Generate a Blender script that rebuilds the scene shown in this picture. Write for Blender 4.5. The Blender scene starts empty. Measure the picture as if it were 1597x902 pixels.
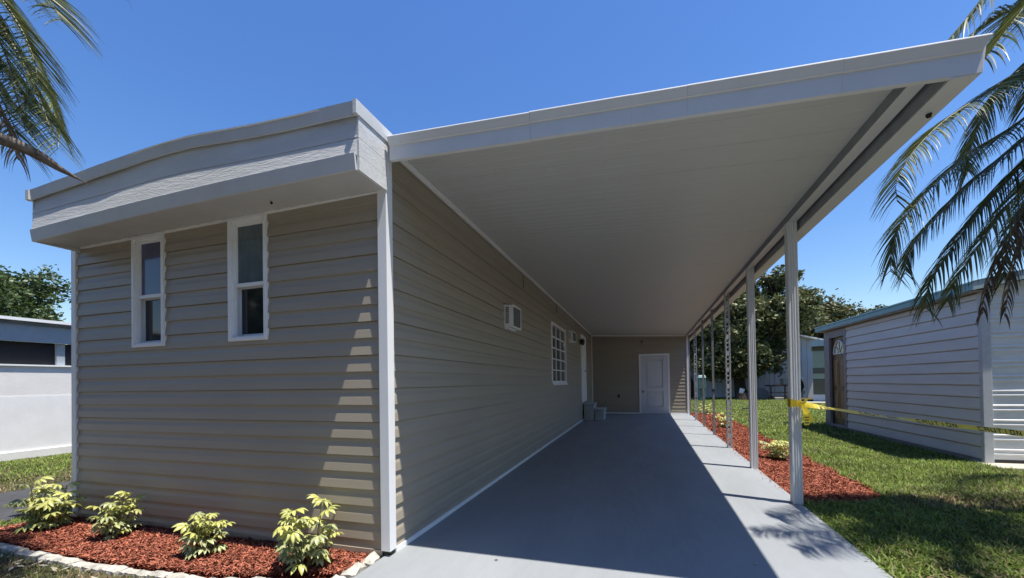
import bpy, math, random
import numpy as np
from mathutils import Vector, Matrix

random.seed(7)
rng = np.random.default_rng(7)
scene = bpy.context.scene
C = scene.collection

# ------------------------------------------------------------------ camera
EYE = Vector((0.0, 0.0, 1.19))
cam_d = bpy.data.cameras.new("camera")
cam = bpy.data.objects.new("camera", cam_d)
C.objects.link(cam)
yaw, pitch, roll = 0.301695, 0.0111459, 0.0154287
Rz = Matrix.Rotation(yaw, 3, 'Z')
Rx = Matrix.Rotation(pitch, 3, 'X')
Ry = Matrix.Rotation(roll, 3, 'Y')
RR = Rz @ Rx @ Ry                       # columns: right, forward, up
right, fwd, up = RR.col[0], RR.col[1], RR.col[2]
M4 = Matrix.Identity(4)
for i in range(3):
    M4[i][0] = right[i]; M4[i][1] = up[i]; M4[i][2] = -fwd[i]; M4[i][3] = EYE[i]
cam.matrix_world = M4
cam_d.sensor_width = 36.0
cam_d.lens = 640.82 / 1597 * 36.0
cam_d.shift_y = (589.149 - 451.0) / 1597
cam_d.clip_start = 0.05
cam_d.clip_end = 3000
scene.camera = cam

# ------------------------------------------------------------------ sky, sun, exposure
SUN = Vector((0.298, -0.084, 1.0)).normalized()
elev = math.asin(SUN.z)
azim = math.atan2(SUN.x, SUN.y)
w = bpy.data.worlds.new("World")
scene.world = w
w.use_nodes = True
nt = w.node_tree
bg = nt.nodes['Background']
sky = nt.nodes.new('ShaderNodeTexSky')
sky.sky_type = 'NISHITA'
sky.sun_disc = False
sky.sun_elevation = elev
sky.sun_rotation = azim
sky.altitude = 0
sky.air_density = 1.35
sky.dust_density = 0.3
sky.ozone_density = 6.0
hs = nt.nodes.new('ShaderNodeHueSaturation')
hs.inputs['Hue'].default_value = 0.511
hs.inputs['Saturation'].default_value = 1.20
hs.inputs['Value'].default_value = 1.0
nt.links.new(sky.outputs[0], hs.inputs['Color'])
nt.links.new(hs.outputs[0], bg.inputs[0])
bg.inputs[1].default_value = 0.113
sd = bpy.data.lights.new("sun", 'SUN')
sd.energy = 5.0
sd.angle = math.radians(0.53)
sd.color = (1.0, 0.955, 0.88)
sun = bpy.data.objects.new("sun", sd)
sun.rotation_euler = SUN.to_track_quat('Z', 'Y').to_euler()
sun.location = (0, 0, 30)
C.objects.link(sun)
vs = scene.view_settings
vs.view_transform = 'Standard'
vs.look = 'None'
vs.exposure = 0.63
vs.gamma = 1.0
scene.cycles.max_bounces = 8
scene.cycles.diffuse_bounces = 5
scene.cycles.transparent_max_bounces = 8

# ------------------------------------------------------------------ materials
def mat(name, col, rough=0.6, var=0.0, vscale=3.0, bump=0.0, bscale=60.0, metal=0.0, spec=0.5,
        col2=None, stretch=None, island=0.0, trans=0.0, detail=5.0, bump2=0.0, b2scale=8.0):
    """procedural principled material: base colour mixed by noise, fine bump, optional per-island variation"""
    m = bpy.data.materials.new(name)
    m.use_nodes = True
    t = m.node_tree
    n, l = t.nodes, t.links
    b = n['Principled BSDF']
    b.inputs['Roughness'].default_value = rough
    b.inputs['Metallic'].default_value = metal
    b.inputs['Specular IOR Level'].default_value = spec
    tc = n.new('ShaderNodeTexCoord')
    vec = tc.outputs['Object']
    if stretch:
        mp = n.new('ShaderNodeMapping')
        mp.inputs['Scale'].default_value = stretch
        l.new(vec, mp.inputs[0]); vec = mp.outputs[0]
    c = (*col, 1)
    c2 = (*(col2 if col2 else [x * (1 - var) for x in col]), 1)
    nz = n.new('ShaderNodeTexNoise')
    nz.inputs['Scale'].default_value = vscale
    nz.inputs['Detail'].default_value = detail
    nz.inputs['Roughness'].default_value = 0.62
    l.new(vec, nz.inputs['Vector'])
    rp = n.new('ShaderNodeValToRGB')
    rp.color_ramp.elements[0].position = 0.36
    rp.color_ramp.elements[1].position = 0.66
    rp.color_ramp.elements[0].color = c2
    rp.color_ramp.elements[1].color = c
    l.new(nz.outputs['Fac'], rp.inputs[0])
    out = rp.outputs[0]
    if island:
        g = n.new('ShaderNodeNewGeometry')
        mr = n.new('ShaderNodeMapRange')
        mr.inputs['To Min'].default_value = 1 - island
        mr.inputs['To Max'].default_value = 1 + island
        l.new(g.outputs['Random Per Island'], mr.inputs[0])
        mx = n.new('ShaderNodeVectorMath'); mx.operation = 'SCALE'
        l.new(out, mx.inputs[0]); l.new(mr.outputs[0], mx.inputs['Scale'])
        out = mx.outputs[0]
    l.new(out, b.inputs['Base Color'])
    if bump or bump2:
        prev = None
        for bs, sc in ((bump, bscale), (bump2, b2scale)):
            if not bs:
                continue
            bn = n.new('ShaderNodeTexNoise')
            bn.inputs['Scale'].default_value = sc
            bn.inputs['Detail'].default_value = 4
            l.new(vec, bn.inputs['Vector'])
            bp = n.new('ShaderNodeBump')
            bp.inputs['Strength'].default_value = bs
            bp.inputs['Distance'].default_value = 0.6 / sc
            l.new(bn.outputs['Fac'], bp.inputs['Height'])
            if prev: l.new(prev, bp.inputs['Normal'])
            prev = bp.outputs[0]
        l.new(prev, b.inputs['Normal'])
    if trans:
        tr = n.new('ShaderNodeBsdfTranslucent')
        l.new(out, tr.inputs[0])
        ms = n.new('ShaderNodeMixShader')
        ms.inputs[0].default_value = trans
        l.new(b.outputs[0], ms.inputs[1]); l.new(tr.outputs[0], ms.inputs[2])
        l.new(ms.outputs[0], n['Material Output'].inputs[0])
    return m

def leaf_mat(name, ca, cb, rough=0.45, trans=0.3, island=0.3, spec=0.5):
    """leaf: colour attribute 'tint' mixes ca (0) to cb (1), each leaf a little different"""
    m = bpy.data.materials.new(name)
    m.use_nodes = True
    t = m.node_tree; n, l = t.nodes, t.links
    b = n['Principled BSDF']
    b.inputs['Roughness'].default_value = rough
    b.inputs['Specular IOR Level'].default_value = spec
    at = n.new('ShaderNodeAttribute'); at.attribute_name = 'tint'
    mx = n.new('ShaderNodeMix'); mx.data_type = 'RGBA'
    mx.inputs[6].default_value = (*ca, 1); mx.inputs[7].default_value = (*cb, 1)
    l.new(at.outputs['Fac'], mx.inputs[0])
    g = n.new('ShaderNodeNewGeometry')
    mr = n.new('ShaderNodeMapRange')
    mr.inputs['To Min'].default_value = 1 - island; mr.inputs['To Max'].default_value = 1 + island
    l.new(g.outputs['Random Per Island'], mr.inputs[0])
    sc = n.new('ShaderNodeVectorMath'); sc.operation = 'SCALE'
    l.new(mx.outputs[2], sc.inputs[0]); l.new(mr.outputs[0], sc.inputs['Scale'])
    l.new(sc.outputs[0], b.inputs['Base Color'])
    tr = n.new('ShaderNodeBsdfTranslucent'); l.new(sc.outputs[0], tr.inputs[0])
    ms = n.new('ShaderNodeMixShader'); ms.inputs[0].default_value = trans
    l.new(b.outputs[0], ms.inputs[1]); l.new(tr.outputs[0], ms.inputs[2])
    l.new(ms.outputs[0], n['Material Output'].inputs[0])
    return m

M = {}
M['siding'] = mat('beige_vinyl', (0.360, 0.314, 0.245), 0.42, 0.07, 1.2, 0.04, 90, stretch=(1, 1, 5))
M['white'] = mat('white_trim', (0.85, 0.85, 0.84), 0.38, 0.05, 3.0, 0.03, 60)
M['board'] = mat('grey_white_painted_board', (0.66, 0.665, 0.65), 0.6, 0.18, 5.0, 0.5, 110, bump2=0.15, b2scale=34, stretch=(0.22, 1, 1.3))
M['board2'] = mat('grey_white_trim_paint', (0.60, 0.605, 0.595), 0.55, 0.10, 3.0, 0.15, 70)
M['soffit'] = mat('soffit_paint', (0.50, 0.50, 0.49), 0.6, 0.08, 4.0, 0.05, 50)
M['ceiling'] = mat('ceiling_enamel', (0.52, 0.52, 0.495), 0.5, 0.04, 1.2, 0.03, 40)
M['fascia'] = mat('white_aluminium', (0.66, 0.665, 0.655), 0.4, 0.06, 4.0, 0.05, 12)
M['alu_and_shade'] = mat('aluminium_and_shade_tone', (0.30, 0.305, 0.31), 0.45, 0.2, 12.0, 0.05, 60, metal=0.3)  # bare metal on posts and handle; painted shade on beam and gutter strip
M['post'] = mat('painted_post', (0.70, 0.71, 0.72), 0.40, 0.05, 14.0, 0.03, 80)
M['lattice'] = mat('grey_white_lattice', (0.50, 0.51, 0.52), 0.45, 0.2, 12.0)
M['slab'] = mat('grey_floor_paint', (0.285, 0.300, 0.310), 0.62, 0.13, 1.6, 0.12, 160, bump2=0.08, b2scale=9, spec=0.35, stretch=(1.5, 0.45, 1), detail=9)
M['glass'] = mat('dark_glass', (0.020, 0.026, 0.032), 0.06, 0.3, 2.0, spec=0.6)
M['glass_up'] = mat('curtained_glass', (0.125, 0.160, 0.175), 0.10, 0.25, 6.0, spec=0.6, stretch=(3, 1, 1))
M['glass_violet'] = mat('violet_curtained_glass', (0.10, 0.10, 0.23), 0.10, 0.2, 4.0, spec=0.6, stretch=(2, 1, 1), col2=(0.07, 0.085, 0.14))
M['screen'] = mat('insect_screen', (0.10, 0.11, 0.12), 0.7, 0.2, 30)
M['sash'] = mat('sash_vinyl', (0.62, 0.64, 0.66), 0.4, 0.06, 6)
M['black'] = mat('black_metal', (0.018, 0.018, 0.02), 0.5, 0.3, 20)
M['door'] = mat('grey_painted_door', (0.62, 0.63, 0.64), 0.5, 0.05, 3.0, 0.03, 50)
M['block'] = mat('grey_painted_block', (0.44, 0.48, 0.49), 0.8, 0.2, 8.0, 0.3, 90)
M['ground'] = mat('soil', (0.115, 0.085, 0.055), 0.95, 0.5, 2.5, 0.6, 45, spec=0.1, col2=(0.055, 0.06, 0.028))
M['mulchbase'] = mat('mulch_base', (0.24, 0.055, 0.030), 0.95, 0.6, 25.0, 0.8, 60, spec=0.1)
M['chip'] = mat('red_wood_chip', (0.40, 0.135, 0.082), 0.85, 0.45, 30.0, island=0.68, spec=0.2)
M['stone'] = mat('pale_concrete_edging', (0.56, 0.53, 0.46), 0.9, 0.45, 16.0, 0.8, 50, spec=0.2)
M['grass'] = mat('grass_blade', (0.25, 0.335, 0.065), 0.5, 0.5, 1.7, island=0.65, trans=0.38, spec=0.3)
M['grass_dry'] = mat('dry_grass_blade', (0.30, 0.235, 0.13), 0.75, 0.4, 4.0, island=0.5, trans=0.2, spec=0.2)
M['asphalt'] = mat('asphalt', (0.075, 0.075, 0.078), 0.9, 0.3, 6.0, 0.6, 120, spec=0.2)
M['concrete'] = mat('pale_concrete', (0.50, 0.46, 0.38), 0.9, 0.2, 4.0, 0.2, 80, spec=0.2)
M['shed'] = mat('grey_lap_siding', (0.70, 0.675, 0.625), 0.6, 0.10, 3.0, 0.06, 70, stretch=(1, 0.4, 2))
M['shedmetal'] = mat('white_ribbed_metal', (0.78, 0.78, 0.77), 0.38, 0.12, 3.0, 0.05, 40, stretch=(1, 1, 4))
M['shedpost'] = mat('grey_stucco_trim', (0.56, 0.57, 0.58), 0.8, 0.12, 20, 0.35, 120)
M['teal'] = mat('teal_enamel', (0.19, 0.37, 0.38), 0.45, 0.2, 5.0, 0.05, 40)
M['tealroof'] = mat('pale_teal_roof', (0.42, 0.52, 0.52), 0.5, 0.2, 4.0)
M['wood_door'] = mat('brown_wood_door', (0.15, 0.085, 0.042), 0.45, 0.4, 9.0, 0.1, 60, stretch=(6, 6, 0.6))
M['wood_light'] = mat('lighter_brown_wood', (0.28, 0.155, 0.075), 0.45, 0.35, 9.0, 0.1, 60, stretch=(6, 6, 0.6))
M['jamb'] = mat('weathered_jamb', (0.34, 0.31, 0.30), 0.7, 0.2, 8)
M['stucco'] = mat('white_stucco', (0.83, 0.82, 0.80), 0.9, 0.08, 3.0, 0.25, 60, spec=0.2)
M['stucco_up'] = mat('cream_stucco', (0.79, 0.77, 0.73), 0.9, 0.08, 3.0, 0.25, 60, spec=0.2)
M['panelgrey'] = mat('grey_fibre_panel', (0.36, 0.41, 0.45), 0.7, 0.12, 5.0)
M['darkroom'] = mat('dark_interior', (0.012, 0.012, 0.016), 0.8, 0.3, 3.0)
M['yellow'] = mat('yellow_plastic_tape', (0.92, 0.74, 0.07), 0.35, 0.10, 20.0, trans=0.4)
M['print'] = mat('black_print', (0.03, 0.03, 0.025), 0.6, 0.2, 20)
M['bark'] = mat('brown_bark', (0.085, 0.066, 0.048), 0.95, 0.5, 9.0, 0.9, 30, spec=0.1)
M['palmbark'] = mat('grey_palm_bark', (0.22, 0.19, 0.155), 0.95, 0.4, 10.0, 0.7, 30, spec=0.1, stretch=(1, 1, 3))
M['rachis'] = mat('frond_rib', (0.165, 0.155, 0.060), 0.5, 0.4, 12.0)
M['rachis_dry'] = mat('dry_frond_rib', (0.20, 0.135, 0.080), 0.7, 0.4, 12.0)
M['spathe'] = mat('dry_palm_spathe', (0.20, 0.165, 0.13), 0.8, 0.5, 14.0, 0.3, 60, col2=(0.06, 0.045, 0.035))
M['leafoak'] = leaf_mat('oak_leaf', (0.048, 0.066, 0.018), (0.190, 0.195, 0.070), 0.5, 0.22, 0.5)
M['leafgreen'] = leaf_mat('green_leaf', (0.045, 0.075, 0.020), (0.095, 0.140, 0.040), 0.5, 0.25, 0.4)
M['leafolive'] = leaf_mat('olive_leaf', (0.075, 0.080, 0.022), (0.135, 0.135, 0.045), 0.5, 0.25, 0.35)
M['palm'] = leaf_mat('palm_leaflet', (0.050, 0.078, 0.024), (0.180, 0.195, 0.060), 0.45, 0.28, 0.45, 0.4)
M['palm_dry'] = leaf_mat('dry_palm_leaflet', (0.105, 0.075, 0.045), (0.26, 0.20, 0.12), 0.6, 0.25, 0.4)
M['shrub'] = leaf_mat('variegated_leaf', (0.66, 0.64, 0.20), (0.080, 0.140, 0.035), 0.38, 0.25, 0.16, 0.5)
M['shrub_dark'] = leaf_mat('greener_variegated_leaf', (0.55, 0.56, 0.26), (0.045, 0.090, 0.025), 0.38, 0.22, 0.2, 0.5)
M['stem'] = mat('green_brown_stem', (0.16, 0.15, 0.06), 0.7, 0.4, 20)
M['farwhite'] = mat('white_ribbed_wall', (0.60, 0.62, 0.65), 0.55, 0.08, 2.0)
M['stripe_green'] = mat('pale_green_siding', (0.36, 0.40, 0.27), 0.6, 0.08, 2.0)
M['stripe_olive_and_shade'] = mat('olive_siding_and_shade', (0.13, 0.12, 0.075), 0.6, 0.1, 2.0)  # also colours the shade band under the striped home's roof
M['utility'] = mat('green_enamel', (0.085, 0.17, 0.135), 0.5, 0.2, 6)
M['palegreen'] = mat('pale_green_cap', (0.30, 0.42, 0.38), 0.5, 0.15, 6)
M['rust'] = mat('rusty_metal', (0.10, 0.065, 0.045), 0.8, 0.4, 14)
M['greybox'] = mat('grey_plastic', (0.40, 0.42, 0.38), 0.6, 0.15, 5)
M['tarp'] = mat('grey_tarp', (0.14, 0.15, 0.16), 0.5, 0.3, 5)
M['nest'] = mat('dark_mud', (0.03, 0.025, 0.02), 0.95, 0.5, 30, 0.8, 60)
M['beigeleaf'] = mat('dry_leaf', (0.45, 0.40, 0.30), 0.8, 0.3, 20)

# ------------------------------------------------------------------ helpers
def link(o, parent=None):
    C.objects.link(o)
    if parent is not None:
        o.parent = parent
    return o

def root_loc(parent):
    v = Vector((0, 0, 0))
    while parent is not None:
        v = v + parent.location
        parent = parent.parent
    return v

class MB:
    """collects geometry in world coordinates, then builds ONE mesh object"""
    def __init__(s):
        s.v = []; s.f = []; s.m = []
    def add(s, verts, faces, mi=0):
        o = len(s.v)
        s.v += [tuple(p) for p in verts]
        s.f += [tuple(i + o for i in f) for f in faces]
        s.m += [mi] * len(faces)
    def box(s, x0, x1, y0, y1, z0, z1, mi=0):
        if x0 > x1: x0, x1 = x1, x0
        if y0 > y1: y0, y1 = y1, y0
        if z0 > z1: z0, z1 = z1, z0
        p = [(x0, y0, z0), (x1, y0, z0), (x1, y1, z0), (x0, y1, z0), (x0, y0, z1), (x1, y0, z1), (x1, y1, z1), (x0, y1, z1)]
        s.add(p, [(0, 3, 2, 1), (4, 5, 6, 7), (0, 1, 5, 4), (1, 2, 6, 5), (2, 3, 7, 6), (3, 0, 4, 7)], mi)
    def hexa(s, p, mi=0):
        """8 free corners, same order as box"""
        s.add(p, [(0, 3, 2, 1), (4, 5, 6, 7), (0, 1, 5, 4), (1, 2, 6, 5), (2, 3, 7, 6), (3, 0, 4, 7)], mi)
    def sweep(s, prof, A, B, cap=True, closed=True, mi=0):
        """prof: function point list given as 3D at A and B (lists of equal length)"""
        n = len(A)
        o = len(s.v)
        s.v += [tuple(p) for p in A] + [tuple(p) for p in B]
        rngk = range(n) if closed else range(n - 1)
        for i in rngk:
            j = (i + 1) % n
            s.f.append((o + i, o + j, o + n + j, o + n + i)); s.m.append(mi)
        if cap and closed:
            s.f.append(tuple(o + i for i in reversed(range(n)))); s.m.append(mi)
            s.f.append(tuple(o + n + i for i in range(n))); s.m.append(mi)
    def tube(s, pts, rad, seg=8, mi=0, cap=True):
        pts = [Vector(p) for p in pts]
        n = len(pts)
        rad = [float(q) for q in rad] if hasattr(rad, "__len__") else [float(rad)] * n
        o = len(s.v)
        ref = Vector((0, 0, 1))
        for i, p in enumerate(pts):
            d = (pts[min(i + 1, n - 1)] - pts[max(i - 1, 0)]).normalized()
            r0 = ref if abs(d.dot(ref)) < 0.95 else Vector((1, 0, 0))
            a = d.cross(r0).normalized(); b = d.cross(a).normalized()
            for k in range(seg):
                t = 2 * math.pi * k / seg
                s.v.append(tuple(p + rad[i] * (math.cos(t) * a + math.sin(t) * b)))
        for i in range(n - 1):
            for k in range(seg):
                k2 = (k + 1) % seg
                s.f.append((o + i * seg + k, o + i * seg + k2, o + (i + 1) * seg + k2, o + (i + 1) * seg + k)); s.m.append(mi)
        if cap:
            s.f.append(tuple(o + k for k in reversed(range(seg)))); s.m.append(mi)
            s.f.append(tuple(o + (n - 1) * seg + k for k in range(seg))); s.m.append(mi)
    def build(s, name, mats, parent=None, smooth=False, bevel=0.0):
        if not isinstance(mats, (list, tuple)): mats = [mats]
        off = root_loc(parent)
        me = bpy.data.meshes.new(name)
        me.from_pydata([(x - off.x, y - off.y, z - off.z) for x, y, z in s.v], [], s.f)
        for m in mats: me.materials.append(m)
        if len(mats) > 1: me.polygons.foreach_set('material_index', s.m)
        if smooth: me.polygons.foreach_set('use_smooth', [True] * len(me.polygons))
        me.update()
        o = bpy.data.objects.new(name, me)
        if bevel:
            bv = o.modifiers.new('bevel', 'BEVEL'); bv.width = bevel; bv.segments = 2; bv.limit_method = 'ANGLE'
        return link(o, parent)

def np_mesh(name, V, F, mats, parent=None, midx=None, tint=None, smooth=False):
    """big meshes from numpy: V (n,3) F (m,k)"""
    me = bpy.data.meshes.new(name)
    V = np.asarray(V, np.float32); F = np.asarray(F, np.int32)
    off = root_loc(parent)
    V = V - np.array(off, np.float32)
    k = F.shape[1]
    me.vertices.add(len(V)); me.vertices.foreach_set('co', V.ravel())
    me.loops.add(F.size); me.loops.foreach_set('vertex_index', F.ravel())
    me.polygons.add(len(F))
    me.polygons.foreach_set('loop_start', np.arange(0, F.size, k, dtype=np.int32))
    me.polygons.foreach_set('loop_total', np.full(len(F), k, np.int32))
    if not isinstance(mats, (list, tuple)): mats = [mats]
    for m in mats: me.materials.append(m)
    if midx is not None: me.polygons.foreach_set('material_index', np.asarray(midx, np.int32))
    if smooth: me.polygons.foreach_set('use_smooth', np.ones(len(F), bool))
    me.update(calc_edges=True)
    if tint is not None:
        a = me.attributes.new('tint', 'FLOAT', 'POINT')
        a.data.foreach_set('value', np.asarray(tint, np.float32))
    me.validate()
    o = bpy.data.objects.new(name, me)
    return link(o, parent)

def thing(name, label, cat, loc=(0, 0, 0), group=None):
    o = bpy.data.objects.new(name, None)
    o.empty_display_size = 0.2
    o.location = loc
    o['label'] = label; o['category'] = cat
    if group: o['group'] = group
    return link(o)

def tag(o, label=None, cat=None, group=None, kind=None):
    if label: o['label'] = label
    if cat: o['category'] = cat
    if group: o['group'] = group
    if kind: o['kind'] = kind
    return o

def dup(src, loc, label=None, rotz=0.0, scale=1.0):
    r = src.copy(); C.objects.link(r); r.location = loc
    r.rotation_euler = (0, 0, rotz); r.scale = (scale,) * 3
    if label: r['label'] = label
    for ch in src.children:
        c = ch.copy(); C.objects.link(c); c.parent = r
        for g in ch.children:
            d = g.copy(); C.objects.link(d); d.parent = c
    return r

def vnoise(x, y, sc, seed=0):
    """smooth value noise 0..1 for numpy arrays"""
    r = np.random.default_rng(seed).random((64, 64))
    u = x * sc; v = y * sc
    i = np.floor(u).astype(int); j = np.floor(v).astype(int)
    fu = u - i; fv = v - j
    fu = fu * fu * (3 - 2 * fu); fv = fv * fv * (3 - 2 * fv)
    g = lambda a, b: r[a % 64, b % 64]
    return (g(i, j) * (1 - fu) + g(i + 1, j) * fu) * (1 - fv) + (g(i, j + 1) * (1 - fu) + g(i + 1, j + 1) * fu) * fv

SK = 0.0175
def sk(y): return SK * (y - 4.5)

XW, YF, YB = -1.685, 2.49, 15.3       # side wall, front wall, back wall
XL = -5.11                            # left end of the front wall
ZC = lambda x: 2.872 - 0.045 * (x + 1.64)   # carport ceiling height

# ------------------------------------------------------------------ ground, slab, paths
g = MB()
g.add([(-700, -700, -0.06), (700, -700, -0.06), (700, 700, -0.06), (-700, 700, -0.06)], [(0, 1, 2, 3)])
tag(g.build('ground', M['ground']), kind='structure')

g = MB()
y0, y1 = -0.9, YB + 0.3
xr0, xr1 = 1.44 + sk(y0), 1.44 + sk(y1)
g.hexa([(-1.72, y0, -0.14), (xr0, y0, -0.14), (xr1, y1, -0.14), (-1.72, y1, -0.14),
        (-1.72, y0, 0), (xr0, y0, 0), (xr1, y1, 0), (-1.72, y1, 0)])
tag(g.build('carport_floor', M['slab'], bevel=0.012), kind='structure')
g = MB()
g.box(-60, 60, -7.5, -0.92, -0.2, -0.03)  # unseen dark road added to cut bounce light into the carport
tag(g.build('bounce_cut_road', M['asphalt']), kind='structure')
g = MB()
g.box(-7.32, -5.75, -0.9, 30, -0.2, -0.045)
tag(g.build('side_path', M['asphalt']), kind='structure')
g = MB()
g.hexa([(4.47, 7.05, -0.15), (9.5, 6.6, -0.15), (9.5, 7.6, -0.15), (4.47, 7.6, -0.15),
        (4.47, 7.05, -0.025), (9.5, 6.6, -0.025), (9.5, 7.6, -0.025), (4.47, 7.6, -0.025)])
tag(g.build('shed_pavement', M['concrete'], bevel=0.01), kind='structure')

# ------------------------------------------------------------------ mobile home
home = thing('mobile_home', 'long beige mobile home with horizontal vinyl siding and bowed pale roof overhang', 'house', (-3.4, YF, 0))

# double-course vinyl panels: a deep lap joint every second course, a softer moulded step between
PROF = [(-0.006, 0.0), (0.0150, 0.0), (0.0148, 0.003), (0.0104, 0.056), (0.0096, 0.0615), (0.0066, 0.0720), (0.0040, 0.081), (0.0022, 0.093), (0.0015, 0.1192)]
PROF_SOFT = [(0.0015, 0.0), (0.0142, 0.0008), (0.0146, 0.003), (0.0104, 0.056), (0.0096, 0.0615), (0.0066, 0.0720), (0.0040, 0.081), (0.0022, 0.093), (0.0015, 0.1145), (-0.006, 0.1155), (-0.006, 0.1192)]
CH = 0.1192
ZPH = 1.162 - 10 * CH                  # a lip sits at ZPH + k*CH

def clip_prof(prof, zb, za, zt):
    """part of the profile (offset, z) between heights za and zt; zb is the base height"""
    pts = [(o, z + zb) for o, z in prof]
    out = []
    for (o1, z1), (o2, z2) in zip(pts[:-1], pts[1:]):
        a, b = max(z1, za), min(z2, zt)
        if a > b or (z2 < za) or (z1 > zt): continue
        def at(z): return o1 if abs(z2 - z1) < 1e-9 else o1 + (o2 - o1) * (z - z1) / (z2 - z1)
        if abs(z2 - z1) < 1e-9:
            pa, pb = (o1, z1), (o2, z2)
        else:
            pa, pb = (at(a), a), (at(b), b)
        if not out or (abs(out[-1][0] - pa[0]) > 1e-7 or abs(out[-1][1] - pa[1]) > 1e-7): out.append(pa)
        out.append(pb)
    return out

def siding(parent, base, u, n, u0, u1, z0, z1, opens, material, prof=PROF, ch=CH, zph=ZPH, name='siding_course', joined=False, zslope=None):
    """lap siding on the plane through base, along u, outward n; one object per course, cut around openings"""
    base, u, n = Vector(base), Vector(u), Vector(n)
    k0 = math.floor((z0 - zph) / ch)
    allmb = MB()
    k = k0
    while zph + k * ch < z1:
        zb = zph + k * ch
        mb = allmb if joined else MB()
        jog = random.uniform(-0.0006, 0.0006)
        segs = [(u0, u1, max(zb, z0), min(zb + ch, z1))]
        for (ua, ub, za, zc) in opens:
            ns = []
            for (a, b, p, q) in segs:
                if b <= ua or a >= ub or q <= za or p >= zc:
                    ns.append((a, b, p, q)); continue
                if a < ua: ns.append((a, ua, p, q))
                if b > ub: ns.append((ub, b, p, q))
                m0, m1 = max(a, ua), min(b, ub)
                if p < za: ns.append((m0, m1, p, za))
                if q > zc: ns.append((m0, m1, zc, q))
            segs = ns
        cnt = 0
        for (a, b, p, q) in segs:
            if q - p < 0.002: continue
            pr = clip_prof(prof if (k % 2 == 0 or prof is not PROF) else PROF_SOFT, zb, p, q)
            if len(pr) < 2: continue
            A = [base + u * a + n * (o + jog) + Vector((0, 0, z)) for o, z in pr]
            B = [base + u * b + n * (o + jog) + Vector((0, 0, z)) for o, z in pr]
            mb.sweep(None, A, B, cap=False, closed=False)
            cnt += 1
        if cnt and not joined:
            mb.build(name, material, parent)
        k += 1
    if joined:
        o = allmb.build(name, material, parent); o['kind'] = 'stuff'
        return o

W1 = (-4.276, -3.879, 1.546, 2.525)
W2 = (-3.141, -2.746, 1.550, 2.535)
SW = (8.05, 9.70, 1.144, 2.398)
DR = (12.30, 13.35, 0.56, 2.60)
siding(home, (0, YF, 0), (1, 0, 0), (0, -1, 0), XL + 0.02, XW - 0.03, 0.03, 2.60,
       [(a + .02, b - .02, c + .02, d + .06) for a, b, c, d in (W1, W2)], M['siding'])
siding(home, (XW, 0, 0), (0, 1, 0), (1, 0, 0), YF + 0.02, YB, 0.035, 2.90,
       [(a + .03, b - .03, c + .03, d - .03) for a, b, c, d in (SW, DR)], M['siding'])
mb = MB()      # rest of the body: left wall, rear wall, floor skirt
mb.box(XL, XL + 0.06, YF + 0.03, 19.5, -0.05, 2.85)
mb.box(XL + 0.06, XW - 0.1, 19.44, 19.5, -0.05, 2.85)
mb.box(XW - 0.06, XW - 0.02, YB + 0.1, 19.44, -0.05, 2.85)
mb.build('rear_wall', M['siding'], home)
mb = MB()
mb.box(XL + 0.08, XW - 0.035, YF + 0.03, YF + 0.07, -0.06, 0.06)
mb.box(XW - 0.06, XW - 0.02, YF + 0.07, YB, -0.06, 0.06)
mb.build('skirt', M['black'], home)
# corner posts
mb = MB()
pp = [(-1.733, 2.455), (-1.665, 2.452), (-1.657, 2.452), (-1.657, 2.460), (-1.658, 2.530), (-1.733, 2.530)]
mb.sweep(None, [(x, y, 0.035) for x, y in pp], [(x, y, 2.875) for x, y in pp])
mb.build('corner_post', M['white'], home, bevel=0.003)
mb = MB()
mb.box(XL - 0.018, XL + 0.045, YF - 0.022, YF + 0.05, -0.02, 2.53)
mb.build('corner_post', M['white'], home, bevel=0.003)
mb = MB()
mb.box(XW + 0.0, XW + 0.035, YB - 0.06, YB - 0.017, 0.03, 2.86)
mb.build('corner_post', M['white'], home)
mb = MB()
mb.box(XW - 0.002, XW + 0.020, YF + 0.05, YB - 0.06, -0.003, 0.034)
mb.build('base_trim', M['white'], home)
mb = MB()
mb.box(XL + 0.05, -1.74, YF - 0.016, YF - 0.001, -0.01, 0.030)
mb.build('base_trim', M['siding'], home)
mb = MB()
mb.box(-1.76, -1.675, 2.485, 2.54, -0.05, 0.033)
mb.build('corner_foot', M['black'], home)

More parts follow.
